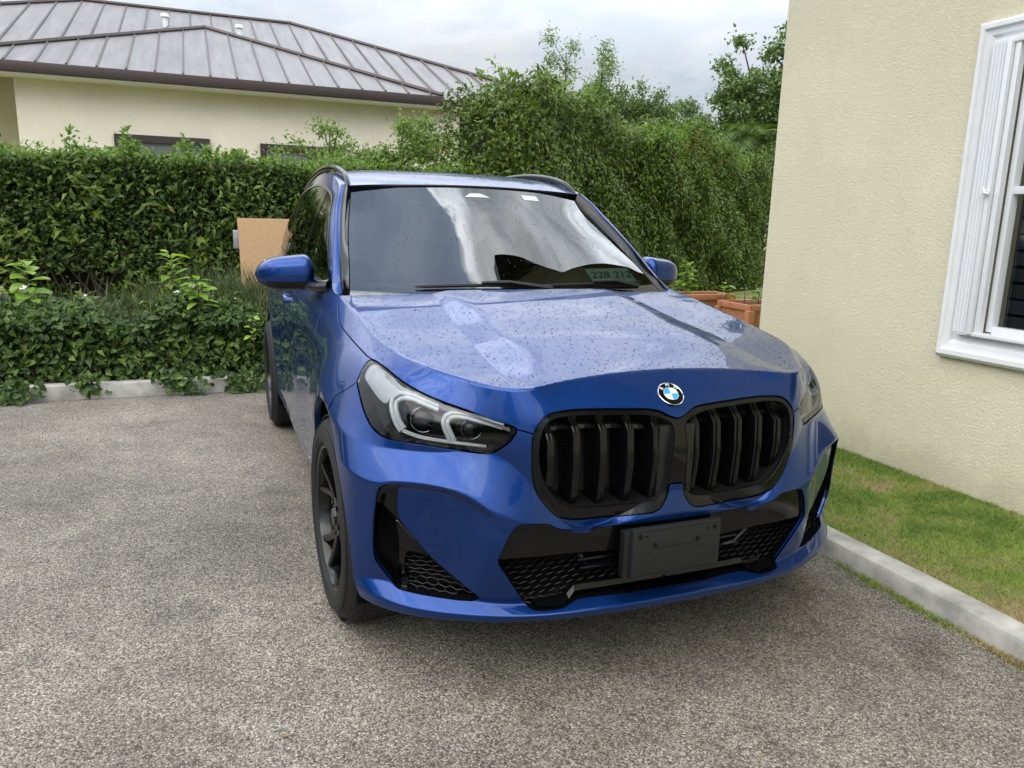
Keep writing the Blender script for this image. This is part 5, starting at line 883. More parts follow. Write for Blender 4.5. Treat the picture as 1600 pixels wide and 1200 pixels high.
# hood: top plateau (height field) welded to the belt part along the crease
R0x = lambda s: S2(s, np.zeros_like(s))
ss = np.linspace(0, s_hood, 600); r0 = R0x(ss); k0 = r0[:,1].argmin()   # most forward point of the crease
def zedge(y): return np.interp(y, r0[k0:,1], r0[k0:,2])
def xedge(y): return np.interp(y, r0[k0:,1], r0[k0:,0])
KY = np.array([.20,.294,.45,.616,.85,1.112,1.3]); KX = np.array([.50,.478,.474,.473,.458,.436,.42])
WY = np.array([.20,.23,.30,.40,.55,.75,.95,1.10,1.18,1.3]); WW = np.array([.03,.075,.115,.13,.13,.12,.10,.08,.065,.06])
def hoodz0(x, y):
    x = np.abs(x); ze = zedge(y); xe = np.maximum(xedge(y), .3)
    base = ze + .014*smst(y, .25, .75)*np.clip(1-(x/xe)**2, 0, 1) + .010*smst(y, .8, 1.2)*np.clip(1-(x/xe)**2, 0, 1)
    xk = np.interp(y, KY, KX); w = np.interp(y, WY, WW); u = np.clip((xk-x)/w, 0, 1.6)
    prof = np.where(u < .72, u, .72+.28*np.tanh((u-.72)/.28*1.0))/1.0
    hh = .020*(1-np.exp(-np.maximum(y-.203, 0)/.10))*(1-.35*smst(y, .9, 1.25))
    return base + hh*np.clip(prof, 0, 1)
_fx = r0[:k0+1,0]; _fy = r0[:k0+1,1]; _fd = r0[:k0+1,2]-hoodz0(_fx, _fy)
def hoodz(x, y):
    """plateau height, eased into the nose along the front edge"""
    ax = np.abs(x); return hoodz0(x, y)+np.interp(ax, _fx, _fd, right=0)*np.exp(-np.abs(y-np.interp(ax, _fx, _fy))/.09)*(ax < _fx[-1])
def cowl_y(x): return 1.265 + (r0[-1,1]-1.265)*(np.abs(x)/r0[-1,0])**2
arrH = panel_arrays(BV, BT[inH], weld_t0=True)
tb = np.unique(BT[inH]); tb = tb[BV[tb,1] < 1e-5]; tb = tb[np.argsort(BV[tb,0])]
eP = S2(BV[tb,0], np.zeros(len(tb))); eP[0,0] = 0
xs_c = np.linspace(eP[-1,0], 0, 50)[1:]
bnd = [(p[0], p[1]) for p in eP] + [(x, cowl_y(x)) for x in xs_c]
gx, gy = np.meshgrid(np.arange(0, .80, .010), np.arange(.19, 1.40, .009), indexing='ij'); G = np.stack([gx.ravel(), gy.ravel()], 1)
G = np.vstack([G, [(np.interp(y, KY, KX), y) for y in np.arange(.22, 1.29, .006)]])
G = G[inpoly(G, bnd+[(0,.19)]) & (dist_poly(G, np.array(bnd)) > .006)]
V2, T2 = cdt(bnd+[tuple(g) for g in G], [(i, i+1) for i in range(len(bnd)-1)]+[(len(bnd)-1, 0)])
c2 = V2[T2].mean(1); T2 = T2[inpoly(c2, bnd)]
z2 = hoodz(V2[:,0], V2[:,1]); h = 1e-3
be_i = {}
for i, p in enumerate(eP):
    k = np.hypot(V2[:,0]-p[0], V2[:,1]-p[1]).argmin(); be_i[k] = i; z2[k] = p[2]
ed = dist_poly(V2, eP[:,:2]); z2 = z2 - 0*ed
nx = -(hoodz(V2[:,0]+h, V2[:,1])-hoodz(V2[:,0]-h, V2[:,1]))/(2*h); ny = -(hoodz(V2[:,0], V2[:,1]+h)-hoodz(V2[:,0], V2[:,1]-h))/(2*h)
hn = np.stack([nx, ny, np.ones(len(nx))], 1); hn /= np.linalg.norm(hn, axis=1)[:,None]
hv = np.stack([V2[:,0], V2[:,1], z2], 1)
a, b_, c_ = hv[T2[:,0]], hv[T2[:,1]], hv[T2[:,2]]; fl = np.cross(b_-a, c_-a)[:,2] < 0; T2[fl] = T2[fl][:, ::-1]
Va, Na, Fa = arrH
# weld: belt verts on the crease take the plateau's vertex, normals averaged
pos = {}
for k, i in be_i.items(): pos[i] = k
vb = Va[:len(np.unique(BT[inH]))]
ub = np.unique(BT[inH]); loc = {g: i for i, g in enumerate(ub)}
off0 = len(Va); mp = np.arange(len(Va)); keepN = Na.copy()
for i, g in enumerate(tb):
    k = pos[i]; l = loc[g]; nn = hn[k]*.55+Na[l]*.45; nn /= np.linalg.norm(nn); hn[k] = nn; Na[l] = nn; hv[k] = Va[l]
hoodV, hoodN, hoodF = np.vstack([Va, hv]), np.vstack([Na, hn]), np.vstack([Fa, T2+off0])
rearV = [tuple(v) for v in hv if abs(v[1]-cowl_y(v[0])) < 1e-4]
mk('hood', (hoodV, hoodN, hoodF), M['paint'])
def sect(mask): return panel_arrays(BV, BT[mask])
mk('front_bumper', sect(inB), M['paint'])
mk('fender', panel_arrays(BV, BT[inF], lip=.024), M['paint'], mirror='pair')
fdoor = dict(zip((-1,1), mk('front_door', sect(d1), M['paint'], mirror='pair')))
rdoor = dict(zip((-1,1), mk('rear_door', sect(d2), M['paint'], mirror='pair')))
mk('sill', sect(sil), M['paint'], mirror='pair')
mk('rear_quarter', sect(qt), M['paint'], mirror='pair')
mk('rear_bumper', sect(rb), M['paint'])
mk('tailgate', sect(tg_), M['paint'])
# ---- pieces cut from the belt by their own outline
def patch(poly, off=0., sp=.008, lip=0., holes=(), gap=0., clip0=False, dirv=None):
    L = [(poly, 1)]+[(h_, 1) for h_ in holes]; P_, E_ = outline_edges(L); A = np.array(poly); lo, hi = A.min(0), A.max(0)
    g1, g2 = np.meshgrid(np.arange(lo[0], hi[0], sp), np.arange(lo[1], hi[1], sp), indexing='ij'); q = np.stack([g1.ravel(), g2.ravel()], 1)
    k = inpoly(q, poly); q = q[k]; d = dist_poly(q, A, True)
    for h_ in holes: d = np.minimum(d, dist_poly(q, np.array(h_), True))
    q = q[d > sp*.5]; V_, T_ = cdt(P_+[tuple(x) for x in q], E_); c = V_[T_].mean(1); k = inpoly(c, poly)
    for h_ in holes: k &= ~inpoly(c, h_)
    return panel_arrays(V_, T_[k], lip=lip, gap=gap, off=off, weld_s0=clip0, dirv=dirv)
def wall(poly, d0, d1, closed=True, k=1.0, n_=3, dirv=None):
    """ribbon going in from an outline, from depth d0 to d1 along the inward normal"""
    st = np.array(poly); p, n = SN(st); c = p.mean(0); R = []
    for u in np.linspace(0, 1, n_): R.append((p-n*(d0+(d1-d0)*u) if dirv is None else p-n*d0+np.array(dirv)*(d1-d0)*u)+(c-p)*(1-k)*u)
    if closed: R = [np.vstack([r, r[:1]]) for r in R]
    R = np.array(R); a_, b2 = R.shape[:2]
    F = np.array([(i*b2+j, i*b2+j+1, (i+1)*b2+j+1, (i+1)*b2+j) for i in range(a_-1) for j in range(b2-1)])
    V = R.reshape(-1,3); F3 = np.vstack([F[:, :3], F[:, [0,2,3]]])
    return V, F3
def raw(name, V, F, mat, parent=None, smooth=True, sides=(-1,1), sharp=.6):
    out = {}
    for sg_ in sides:
        V_ = np.asarray(V, float)*([sg_,1,1]); o = mesh_obj(name, V_, np.asarray(F), mat, None, smooth)
        bm = bmesh.new(); bm.from_mesh(o.data); bmesh.ops.remove_doubles(bm, verts=bm.verts[:], dist=1e-6); bmesh.ops.recalc_face_normals(bm, faces=bm.faces[:])
        for e in bm.edges:
            if len(e.link_faces) == 2 and e.calc_face_angle(0) > sharp: e.smooth = False
        bm.to_mesh(o.data); bm.free()
        out[sg_] = carpart(o, parent[sg_] if isinstance(parent, dict) else parent)
    return out
def off_pts(name, d): p, n = SN(np.array(D(name))); return p-n*d
def mir(mb, sg_): mb.v = [(v[0]*sg_, v[1], v[2]) for v in mb.v]; return mb
def pair(fn, name, mat, parent=None, smooth=True, sharp=.7, bev=None):
    out = {}
    for sg_ in (-1, 1):
        o = mir(fn(), sg_).build(name, mat, None, smooth, sharp, bev); out[sg_] = carpart(o, parent[sg_] if isinstance(parent, dict) else parent)
    return out
# ---- headlights: cover, black housing, light guides, projectors
lamp = dict(zip((-1,1), mk('headlight', patch(HL, .0015, .008, lip=.006, gap=.0045), M['lens'], mirror='pair')))
for o in lamp.values(): o['label'] = 'clear headlight with bright angular light guides in a dark housing'
V_, F_ = wall(HL, .004, .06, k=.93); raw('lamp_housing', V_, F_, M['gloss_black'], lamp)
hc = np.array(HL).mean(0); inner = [tuple(hc+(np.array(p)-hc)*.965) for p in HL]
mk('lamp_floor', patch(inner, .055, .012), M['gloss_black'], lamp, 'pair')
def drl(path, r, d):
    def f():
        m = MB(); st = np.array(D(path)); tg_ = np.gradient(st, axis=0); tg_ /= np.linalg.norm(tg_, axis=1)[:,None]; pn = np.stack([-tg_[:,1], tg_[:,0]], 1)
        for o_, dd_ in ((-.62*r, 0.), (.62*r, .003)): p, n = SN(st+pn*o_); m.tube(crv(p-n*(d+dd_), 40), r*.58, 8)
        return m
    return f
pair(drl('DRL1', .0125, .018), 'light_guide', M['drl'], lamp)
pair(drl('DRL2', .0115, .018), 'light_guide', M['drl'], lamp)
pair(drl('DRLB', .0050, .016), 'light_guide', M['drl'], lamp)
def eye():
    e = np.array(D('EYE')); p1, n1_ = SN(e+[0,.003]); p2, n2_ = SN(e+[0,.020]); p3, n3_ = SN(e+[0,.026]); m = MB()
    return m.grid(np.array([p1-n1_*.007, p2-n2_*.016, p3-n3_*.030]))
pair(eye, 'lamp_eyelid', M['lamp_trim_sheen'], lamp, sharp=.4)  # trim band along the top edge, sky reflection painted into its grey
mk('lamp_sky_reflection', patch(D('HLW'), .016, .008, lip=.02), M['lamp_trim_sheen'], lamp, 'pair')  # pale patch painting the sky's reflection on the cover, not a lamp part
def lensb(i, r, dep):
    def f():
        p, n = SN([D('LENS')[i]]); c = p[0]-n[0]*dep; n = n[0]*np.array([.3,1,.6]); n /= np.linalg.norm(n); a_ = np.cross(n, (0,0,1)); a_ /= np.linalg.norm(a_); b2 = np.cross(a_, n); m = MB(); G_ = []
        for u in np.linspace(0, 1, 7):
            rr = r*math.sin(u*1.45); G_.append([c+n*(r*.55*math.cos(u*1.45))+rr*(math.cos(q)*a_+math.sin(q)*b2) for q in np.linspace(0, 2*math.pi, 25)])
        m.grid(np.array(G_)); rg = [c+r*1.08*(math.cos(q)*a_+math.sin(q)*b2) for q in np.linspace(0, 2*math.pi, 25)]
        m.tube(rg, r*.035, 6, mi=1, cap=False); return m
    return f
pair(lensb(0, .027, .045), 'projector', [M['gloss_black'], M['satin']], lamp)
pair(lensb(1, .034, .050), 'projector', [M['gloss_black'], M['satin']], lamp)
# ---- kidney grille
ring = BT[inK & ~inKI & ok]
ra = panel_arrays(BV, ring, lip=.010, gap=.001, off=0.)
nn_ = len(np.unique(ring)); stR = BV[np.unique(ring)]
dd = np.minimum(dist_poly(stR, np.array(KID)), 1); di = dist_poly(stR, np.array(KIN), True)
ofs = -.007+.010*smst(dd, 0, .008)-.006*smst(.007-di, 0, .007)
Vr, Nr, Fr = ra; Vr[:nn_] += Nr[:nn_]*ofs[:,None]
grille = mk('grille', (Vr, Nr*0+np.array([0,-1,0]) if False else Nr, Fr), M['gloss_black'])[0]
grille['label'] = 'gloss black twin kidney grille with vertical slats'
V_, F_ = wall(KIN, .004, .14, dirv=(0,1,0)); 
raw('grille_shell', V_, F_, M['black'], grille)
for sg_ in (-1, 1):
    o = MB().prism([(.03,.50),(.50,.50),(.50,.88),(.03,.88)], .30, .31, 'y'); carpart(mir(o, sg_).build('radiator', M['radiator']), grille)
kin3, kn3 = SN(np.array(KIN))
top = [i for i in range(len(KIN)) if kin3[i,2] > .795]
top.sort(key=lambda i: kin3[i,0])
def ledge():
    a_ = kin3[top]-kn3[top]*.004; b2 = a_+np.array([0,.052,-.040]); c = b2+np.array([0,.0,-.012]); return MB().grid(np.array([a_, b2, c]))
pair(ledge, 'grille_ledge', M['piano_black'], grille, sharp=.5)
_yg = np.stack(np.meshgrid(np.arange(0, .9, .006), np.arange(.02, .72, .006), indexing='ij'), -1).reshape(-1,2); _yp = S2(_yg[:,0], _yg[:,1])
def yfront(x, z):
    d = np.hypot(_yp[:,0]-x, _yp[:,2]-z); i = np.argsort(d)[:6]; w = 1/(d[i]+1e-4)
    return float((_yp[i,1]*w).sum()/w.sum())
for x_ in (.070, .152, .236, .318, .396):
    yt, ym, yb = yfront(x_, .80)+.012, yfront(x_, .70)+.014, yfront(x_, .60)+.016
    zt = .832 if x_ < .39 else .815; zb = .560 if x_ < .3 else (.575 if x_ < .36 else .615)
    prof = [(yt+.060,zt),(yt+.046,zt+.002),(yt+.004,zt-.034),(yt,zt-.042),(ym,.70),(yb+.002,zb+.028),(yb+.016,zb),(yb+.09,zb-.005),(yt+.11,zt-.05)]
    def slat():
        m = MB().prism(prof, x_-.0045, x_+.0095, 'x'); m.prism([(p[0]+.004, p[1]-.001) for p in prof], x_-.0145, x_-.0046, 'x'); return m
    pair(slat, 'slat', M['gloss_black'], grille, smooth=True, sharp=.4, bev=.0018)
yb = yfront(.035, .70)
pair(lambda: MB().prism([(.010,.585),(.060,.568),(.060,.80),(.012,.80)], yb+.022, yb+.06, 'y'), 'sensor_cover', M['black'], grille, bev=.002, smooth=True)
# ---- lower intake
V_, F_ = wall(INT, .003, .085, closed=False, dirv=(0,1,0)); raw('intake_surround', V_, F_, M['gloss_black'])
band = D('BAND'); band[-1] = (0., band[-1][1]); nb_ = len(INT)
iL = min(range(nb_), key=lambda i: math.dist(INT[i], band[0])); band[0] = INT[iL]
bandp = [INT[i] for i in range(0, iL)]+band
bandp[0] = (0., bandp[0][1])
mk('intake_panel', patch(bandp, .014, .012, lip=.03, clip0=True, dirv=(0,1,0)), M['gloss_black'])
def hexmesh(poly, off, w, h_, r, dirv):
    A = np.array(poly); lo, hi = A.min(0), A.max(0); m = MB(); seg = set()
    rows_ = int((hi[1]-lo[1])/(h_*.75))+2; cols_ = int((hi[0]-lo[0])/w)+2
    for i in range(-1, rows_):
        for j in range(-1, cols_):
            cx, cy = lo[0]+j*w+(w/2 if i % 2 else 0), lo[1]+i*h_*.75
            v = [(round(cx+dx*w/2, 5), round(cy+dy*h_/2, 5)) for dx, dy in ((0,-1),(1,-.5),(1,.5),(0,1),(-1,.5),(-1,-.5))]
            for a_, b2 in zip(v, v[1:]+v[:1]): seg.add((min(a_, b2), max(a_, b2)))
    seg = [s_ for s_ in seg if s_[0][0] >= 0 and s_[1][0] >= 0]
    mid = np.array([((a_[0]+b2[0])/2, (a_[1]+b2[1])/2) for a_, b2 in seg]); k = inpoly(mid, poly)
    A_ = np.array([s_[0] for s_, q in zip(seg, k) if q]); B_ = np.array([s_[1] for s_, q in zip(seg, k) if q])
    pa, na = SN(A_); pb, nb2 = SN(B_)
    for p1, p2, n1_ in zip(pa+np.array(dirv)*off, pb+np.array(dirv)*off, na): m.tube([p1, p2], r, 4, cap=False); 
    return m
lowp = [(0., band[-1][1])] + band[::-1][1:] + [INT[i] for i in range(iL+1, nb_)]
pair(lambda: hexmesh(lowp, .036, .035, .0215, .0013, (0,1,0)), 'honeycomb_mesh', M['mesh_black'])
mk('intake_back', patch([(max(a_,0),b2) for a_, b2 in lowp], .10, .03, clip0=True, dirv=(0,1,0)), M['void'])
def trim():
    st = np.array(D('TRIM')); st[-1,0] = 0; a_, n_ = SN(st); b2, n3 = SN(st+[0,.013]); w3 = np.array([0,1.,0]); g = [a_+w3*.034, a_+w3*.012, b2+w3*.003, b2+w3*.040]
    return MB().grid(np.array(g))
pair(trim, 'intake_trim', M['gloss_black'], sharp=.5)
for zz, w_ in ((.405,.30),(.375,.285)):
    pts_ = [(x_, yfront(x_, zz)+.032, zz) for x_ in np.linspace(-w_, w_, 21)]
    carpart(MB().tube(pts_, .0055, 6).build('intake_bar', M['gloss_black'], None, True))
pair(lambda: MB().tube([(.30, yfront(.30,.43)+.022, .43), (.262, yfront(.27,.385)+.026, .385), (.15, yfront(.2,.372)+.026, .372)], .007, 6), 'intake_bar', M['gloss_black'])
# ---- side intakes
V_, F_ = wall(SIDE, .003, .085, k=.93, dirv=(-.30,.95,0)); side = raw('side_intake', V_, F_, M['gloss_black'])
mk('intake_back', patch([tuple(np.array(SIDE).mean(0)+(np.array(p)-np.array(SIDE).mean(0))*.95) for p in SIDE], .075, .02, dirv=(-.30,.95,0)), M['void'], side, 'pair')
mk('intake_corner', patch(D('SA'), .010, .008, lip=.004), M['gloss_black'], side, 'pair')
mk('intake_fin', patch(D('SB'), .016, .008, lip=.02), M['gloss_black'], side, 'pair')
pair(lambda: hexmesh(D('SC'), .030, .036, .0195, .0014, (-.1,.95,0)), 'honeycomb_mesh', M['mesh_black'], side)
def ridge():
    a_ = D('SB'); st = np.array([a_[0], a_[2], a_[4], a_[6], a_[7]]); st = np.array([(x, y-.002) for x, y in a_[:8]]); p, n = SN(st); return MB().tube(p-n*.010, .0035, 6)
pair(ridge, 'intake_ridge', M['gloss_black'], side)
# ---- plate bracket
br = MB(); br.box((-.014,.082,.4365), (.302,.020,.154), bev=.005)
br = carpart(br.build('plate_bracket', M['matte_black'], None, True, .5))
br['label'] = 'blank matt black number plate bracket'
yb_ = .0716
for x_, z_, r_ in ((-.142,.492,.0065),(.114,.492,.0065),(-.092,.462,.0065),(.056,.462,.0065),(-.120,.4905,.003),(.090,.4905,.003)):
    carpart(MB().tube([(x_,yb_+.001,z_),(x_,yb_-.003,z_)], r_, 10).build('bracket_screw', M['gloss_black'], None, True), br)
rib = MB(); rib.box((-.022,yb_-.0005,.4505), (.150,.0022,.0016)); rib.box((-.014,yb_-.0005,.370), (.27,.0022,.0016)); rib.box((-.112,yb_-.0005,.437), (.018,.0022,.0016)); rib.box((.070,yb_-.0005,.4385), (.018,.0022,.0016)); rib.box((-.014,yb_-.0005,.508), (.28,.0022,.0014))
carpart(rib.build('bracket_rib', M['black']), br)
side_b = MB().box((-.016,.105,.43), (.335,.03,.145), bev=.006); carpart(side_b.build('bracket_base', M['black'], None, True, .5), br)
# ---- front emblem
est = np.array([0., .055]); 
for _ in range(30):
    z_ = S2(0, est[1])[0][2]; est[1] += (z_-.880)*.8
ep, en = SN([est]); ep, en = ep[0], en[0]; en[0] = 0; en /= np.linalg.norm(en); eu = np.cross((-1,0,0), en)*-1
eu = np.array([0, -en[2], en[1]]); eu = eu if eu[2] > 0 else -eu; er = np.array([1.,0,0])
def disc(r0_, r1_, h0, h1, a0=0, a1=2*math.pi, n_=48):
    m = MB(); q = np.linspace(a0, a1, n_+1); C_ = lambda r, h_: [ep+en*h_+r*(math.cos(t)*er+math.sin(t)*eu) for t in q]
    return m.grid(np.array([C_(r0_, h0), C_(r1_, h1)]))
emb = carpart(disc(.0, .0415, .0035, .003).build('emblem', M['gloss_black'], None, True))
emb['label'] = 'round emblem with blue and white quarters in a black ring'
o = MB(); q = np.linspace(0, 2*math.pi, 49)
o.tube([ep+en*.003+.0405*(math.cos(t)*er+math.sin(t)*eu) for t in q], .0017, 6, cap=False); carpart(o.build('emblem_rim', M['silver'], None, True), emb)
o = MB(); o.tube([ep+en*.0045+.0232*(math.cos(t)*er+math.sin(t)*eu) for t in q], .0009, 6, cap=False); carpart(o.build('emblem_rim', M['silver'], None, True), emb)
for k in range(4): carpart(disc(.0, .0232, .005, .0045, k*math.pi/2, (k+1)*math.pi/2, 12).build('emblem_quarter', M['white_enamel'] if k in (0,2) else M['sky_enamel'], None, True), emb)
def text_mesh(txt, size, ext, shear=0.):
    c = bpy.data.curves.new('lettering', 'FONT'); c.body = txt; c.size = size; c.extrude = ext; c.align_x = 'CENTER'; c.align_y = 'CENTER'; c.shear = shear
    o_ = bpy.data.objects.new('lettering', c); scene.collection.objects.link(o_); dg = bpy.context.evaluated_depsgraph_get(); me = bpy.data.meshes.new_from_object(o_.evaluated_get(dg))
    bpy.data.objects.remove(o_); bpy.data.curves.remove(c); return me
for ch, an in (('B', 140), ('M', 90), ('W', 40)):
    me = text_mesh(ch, .0165, .0004); me.materials.append(M['white_enamel']); a_ = math.radians(an); o = bpy.data.objects.new('lettering', me); link(o)
    c0 = ep+en*.0052+.0318*(math.cos(a_)*er+math.sin(a_)*eu); ux = math.sin(a_)*er-math.cos(a_)*eu; uy = math.cos(a_)*er+math.sin(a_)*eu
    me.transform(Matrix(((ux[0],uy[0],en[0],c0[0]),(ux[1],uy[1],en[1],c0[1]),(ux[2],uy[2],en[2],c0[2]),(0,0,0,1)))); carpart(o, emb)

# ---- rain drops standing on the paint and the glass
def drops(name, V, F, n_, rmin, rmax, parent, keep=None):
    V = np.asarray(V, float); F = np.asarray(F); a, b, c = V[F[:,0]], V[F[:,1]], V[F[:,2]]; nn_ = np.cross(b-a, c-a); ar = np.linalg.norm(nn_, axis=1); nn_ /= ar[:,None]+1e-12
    nn_ *= np.where(nn_[:,2:3] < 0, -1, 1); w = ar*np.clip(nn_[:,2]-.25, 0, 1); k = rng.choice(len(F), n_, p=w/w.sum()); u = rng.random((n_,2)); m_ = u.sum(1) > 1; u[m_] = 1-u[m_]
    p = a[k]+(b[k]-a[k])*u[:,:1]+(c[k]-a[k])*u[:,1:]; nk = nn_[k]; r = rmin+(rmax-rmin)*rng.random(n_)**2.2
    t = np.cross(nk, [0,1,.01]); t /= np.linalg.norm(t, axis=1)[:,None]; s_ = np.cross(nk, t); rows_ = []
    for rr, hh in ((1.,-.05),(.72,.34)):
        for q in np.linspace(0, 2*math.pi, 6, endpoint=False): rows_.append(p+(t*math.cos(q)+s_*math.sin(q))*(r*rr)[:,None]+nk*(r*hh)[:,None])
    rows_.append(p+nk*(r*.50)[:,None]); W_ = np.stack(rows_, 1); f = []
    for j in range(6): j2 = (j+1) % 6; f += [[j,j2,6+j2],[j,6+j2,6+j],[6+j,6+j2,12]]
    FF = (np.arange(n_)[:,None,None]*13+np.array(f)[None]).reshape(-1,3); o = mesh_obj(name, W_.reshape(-1,3), FF, M['water'], None, True); o['kind'] = 'stuff'; return carpart(o, parent)
drops('rain_drops', hoodV*1.0, hoodF, 3400, .0010, .0035, None); drops('rain_drops', hoodV*[-1,1,1], hoodF, 3400, .0010, .0035, None)
# ------------------------------------------------------------------ greenhouse
def lerp3(P, u): 
    P = np.array(P, float); x = np.linspace(0, 1, len(P)); return crv(P, 61)[np.clip(np.round(np.asarray(u)*60).astype(int), 0, 60)]
WE = [(.742,1.43,1.055),(.735,1.46,1.083),(.707,1.62,1.183),(.68,1.79,1.283),(.639,1.986,1.402),(.600,2.143,1.516)]
WC = [(0,1.285,1.060),(0,1.325,1.088),(0,1.52,1.207),(0,1.70,1.320),(0,1.885,1.436),(0,2.055,1.538)]
U = np.linspace(0, 1, 41); we, wc = crv(WE, 41), crv(WC, 41)
q = np.linspace(-1, 1, 49)
def wsurf(lo=0, hi=1, qa=-1, qb=1, n_=41, m_=49, off=0.):
    u_ = np.linspace(lo, hi, n_); q_ = np.linspace(qa, qb, m_); G = np.zeros((n_, m_, 3))
    for i, uu in enumerate(u_):
        e = np.array([np.interp(uu, U, we[:,k]) for k in range(3)]); c = np.array([np.interp(uu, U, wc[:,k]) for k in range(3)])
        for j, qq in enumerate(q_):
            a = abs(qq); w = .35*a*a+.65*a**3 if False else a*a; G[i,j] = (qq*e[0], c[1]+(e[1]-c[1])*w, c[2]+(e[2]-c[2])*w)
    d1, d2 = np.gradient(G, axis=0), np.gradient(G, axis=1); nn = np.cross(d2, d1); nn /= np.linalg.norm(nn, axis=2)[...,None]
    nn *= np.sign(nn[...,2:3]); return G+nn*off, nn
def gobj(name, G, nn, mat, parent=None, lip=0.):
    a, b = G.shape[:2]; F = np.array([(i*b+j, i*b+j+1, (i+1)*b+j+1, (i+1)*b+j) for i in range(a-1) for j in range(b-1)])
    p = G.reshape(-1,3); f0 = F[0]; 
    if np.dot(np.cross(p[f0[1]]-p[f0[0]], p[f0[2]]-p[f0[1]]), nn.reshape(-1,3)[f0[0]]) < 0: F = F[:, ::-1]
    return carpart(mesh_obj(name, p, F, mat, None, True, nn.reshape(-1,3)), parent)
G, nn = wsurf(0, 1, -.985, .985); wind = gobj('windscreen', G, nn, M['wind'])
wind['label'] = 'rain-speckled windscreen reflecting broken cloud'
# black border printed on the glass edge, 2 mm behind
for lo, hi, qa, qb in ((0,.075,-.985,.985),(.962,1,-.985,.985),(0,1,-.985,-.945),(0,1,.945,.985)):
    G, nn = wsurf(lo, hi, qa, qb, 31, 31, -.003); gobj('glass_border', G, nn, M['black'], wind)
G, nn = wsurf(.86, .963, -.085, .10, 5, 9, -.004); G[-1,:,0] *= .45; gobj('mirror_housing', G, nn, M['dash'], wind)
G, nn = wsurf(.885, .935, .40, .545, 5, 9, .0012); st_ = gobj('windscreen_sticker', G, nn, M['sticker'], wind); st_['label'] = 'small pale sticker at the top of the glass'
G, nn = wsurf(.885, .925, -.115, .095, 5, 9, .0012); x0 = G[...,0].copy(); f_ = np.linspace(1, .42, 5)[:,None]; G[...,0] = -.01+(x0+.01)*f_; gobj('sensor_window', G, nn, M['sticker'], wind)
# roof and pillars
TC = [(.788,1.42,1.072),(.790,1.50,1.095),(.745,1.73,1.262),(.703,1.95,1.405),(.655,2.13,1.518),(.640,2.40,1.580),(.630,2.75,1.607),(.622,3.2,1.602),(.612,3.7,1.567),(.600,4.1,1.515),(.565,4.36,1.455)]
BC = [(.788,1.42,1.070),(.790,1.50,1.088),(.786,1.75,1.092),(.789,1.98,1.095),(.792,2.2,1.098),(.797,2.5,1.10),(.80,2.9,1.105),(.80,3.3,1.112),(.79,3.75,1.128),(.755,4.1,1.14),(.69,4.37,1.13)]
def multi(P, n_):
    P = np.array(P); k = len(P); x = np.linspace(0, k-1, n_); Q = np.vstack([2*P[0]-P[1], P, 2*P[-1]-P[-2]]); out = []
    for t in x:
        i = min(int(t), k-2); u_ = t-i; p0,p1,p2,p3 = Q[i:i+4]; out.append(.5*((2*p1)+(p2-p0)*u_+(2*p0-5*p1+4*p2-p3)*u_*u_+(3*p1-p0-3*p2+p3)*u_**3))
    return np.array(out)
NA = 101; tc_, bc_ = multi(TC, NA), multi(BC, NA); A01 = np.linspace(0, 1, NA)
def gsurf(a0, a1, b0, b1, n_=40, m_=10, off=0.):
    a_ = np.linspace(a0, a1, n_); G = np.zeros((n_, m_, 3))
    for i, aa in enumerate(a_):
        t = np.array([np.interp(aa, A01, tc_[:,k]) for k in range(3)]); b = np.array([np.interp(aa, A01, bc_[:,k]) for k in range(3)])
        for j, w in enumerate(np.linspace(b0(aa) if callable(b0) else b0, b1(aa) if callable(b1) else b1, m_)):
            p = b+(t-b)*w; G[i,j] = p+np.array([.028*4*w*(1-w)*min(1, np.linalg.norm(t-b)/.35), 0, 0])
    d1, d2 = np.gradient(G, axis=0), np.gradient(G, axis=1); nn = np.cross(d1, d2); nn /= np.linalg.norm(nn, axis=2)[...,None]+1e-9; nn *= np.sign(nn[...,0:1]+1e-9)
    return G+nn*off, nn
def gpair(name, args, mat, parent=None, off=0.):
    G, nn = gsurf(*args, off=off); r = {}
    for sg_ in (-1, 1): r[sg_] = gobj(name, G*[sg_,1,1], nn*[sg_,1,1], mat, parent[sg_] if isinstance(parent, dict) else parent)
    return r
top_b = lambda a: 1-min(.16, .30*max(a-.1, 0)/.2*.5)
gpair('window_trim', (.02, .985, -.012, lambda a: .065), M['gloss_black'], None, .003)
fw_ = gpair('side_window', (.165, .47, .06, lambda a: .88-.10*smst(.30-a, 0, .12)), M['tint'], fdoor)
rw_ = gpair('side_window', (.495, .72, .06, .88), M['tint'], rdoor)
gpair('quarter_window', (.735, .87, .06, lambda a: .88-.1*smst(a, .8, .87)), M['tint'])
gpair('pillar_cover', (.463, .50, .05, .89), M['gloss_black'], fdoor, .002); gpair('pillar_cover', (.713, .74, .05, .89), M['gloss_black'], rdoor, .002)
gpair('roof_side', (.0, 1., lambda a: .87-.17*smst(.32-a, 0, .16), 1.0), M['paint'], None, .0015)
gpair('roof_side', (.865, 1., -.01, .9), M['paint'], None, .001)
gpair('window_bead', (.12, .87, lambda a: .86-.17*smst(.32-a, 0, .16), lambda a: .885-.165*smst(.32-a, 0, .16)), M['satin'], None, .004)
gpair('mirror_corner', (.10, .175, .05, .93), M['gloss_black'], fdoor, .0015)
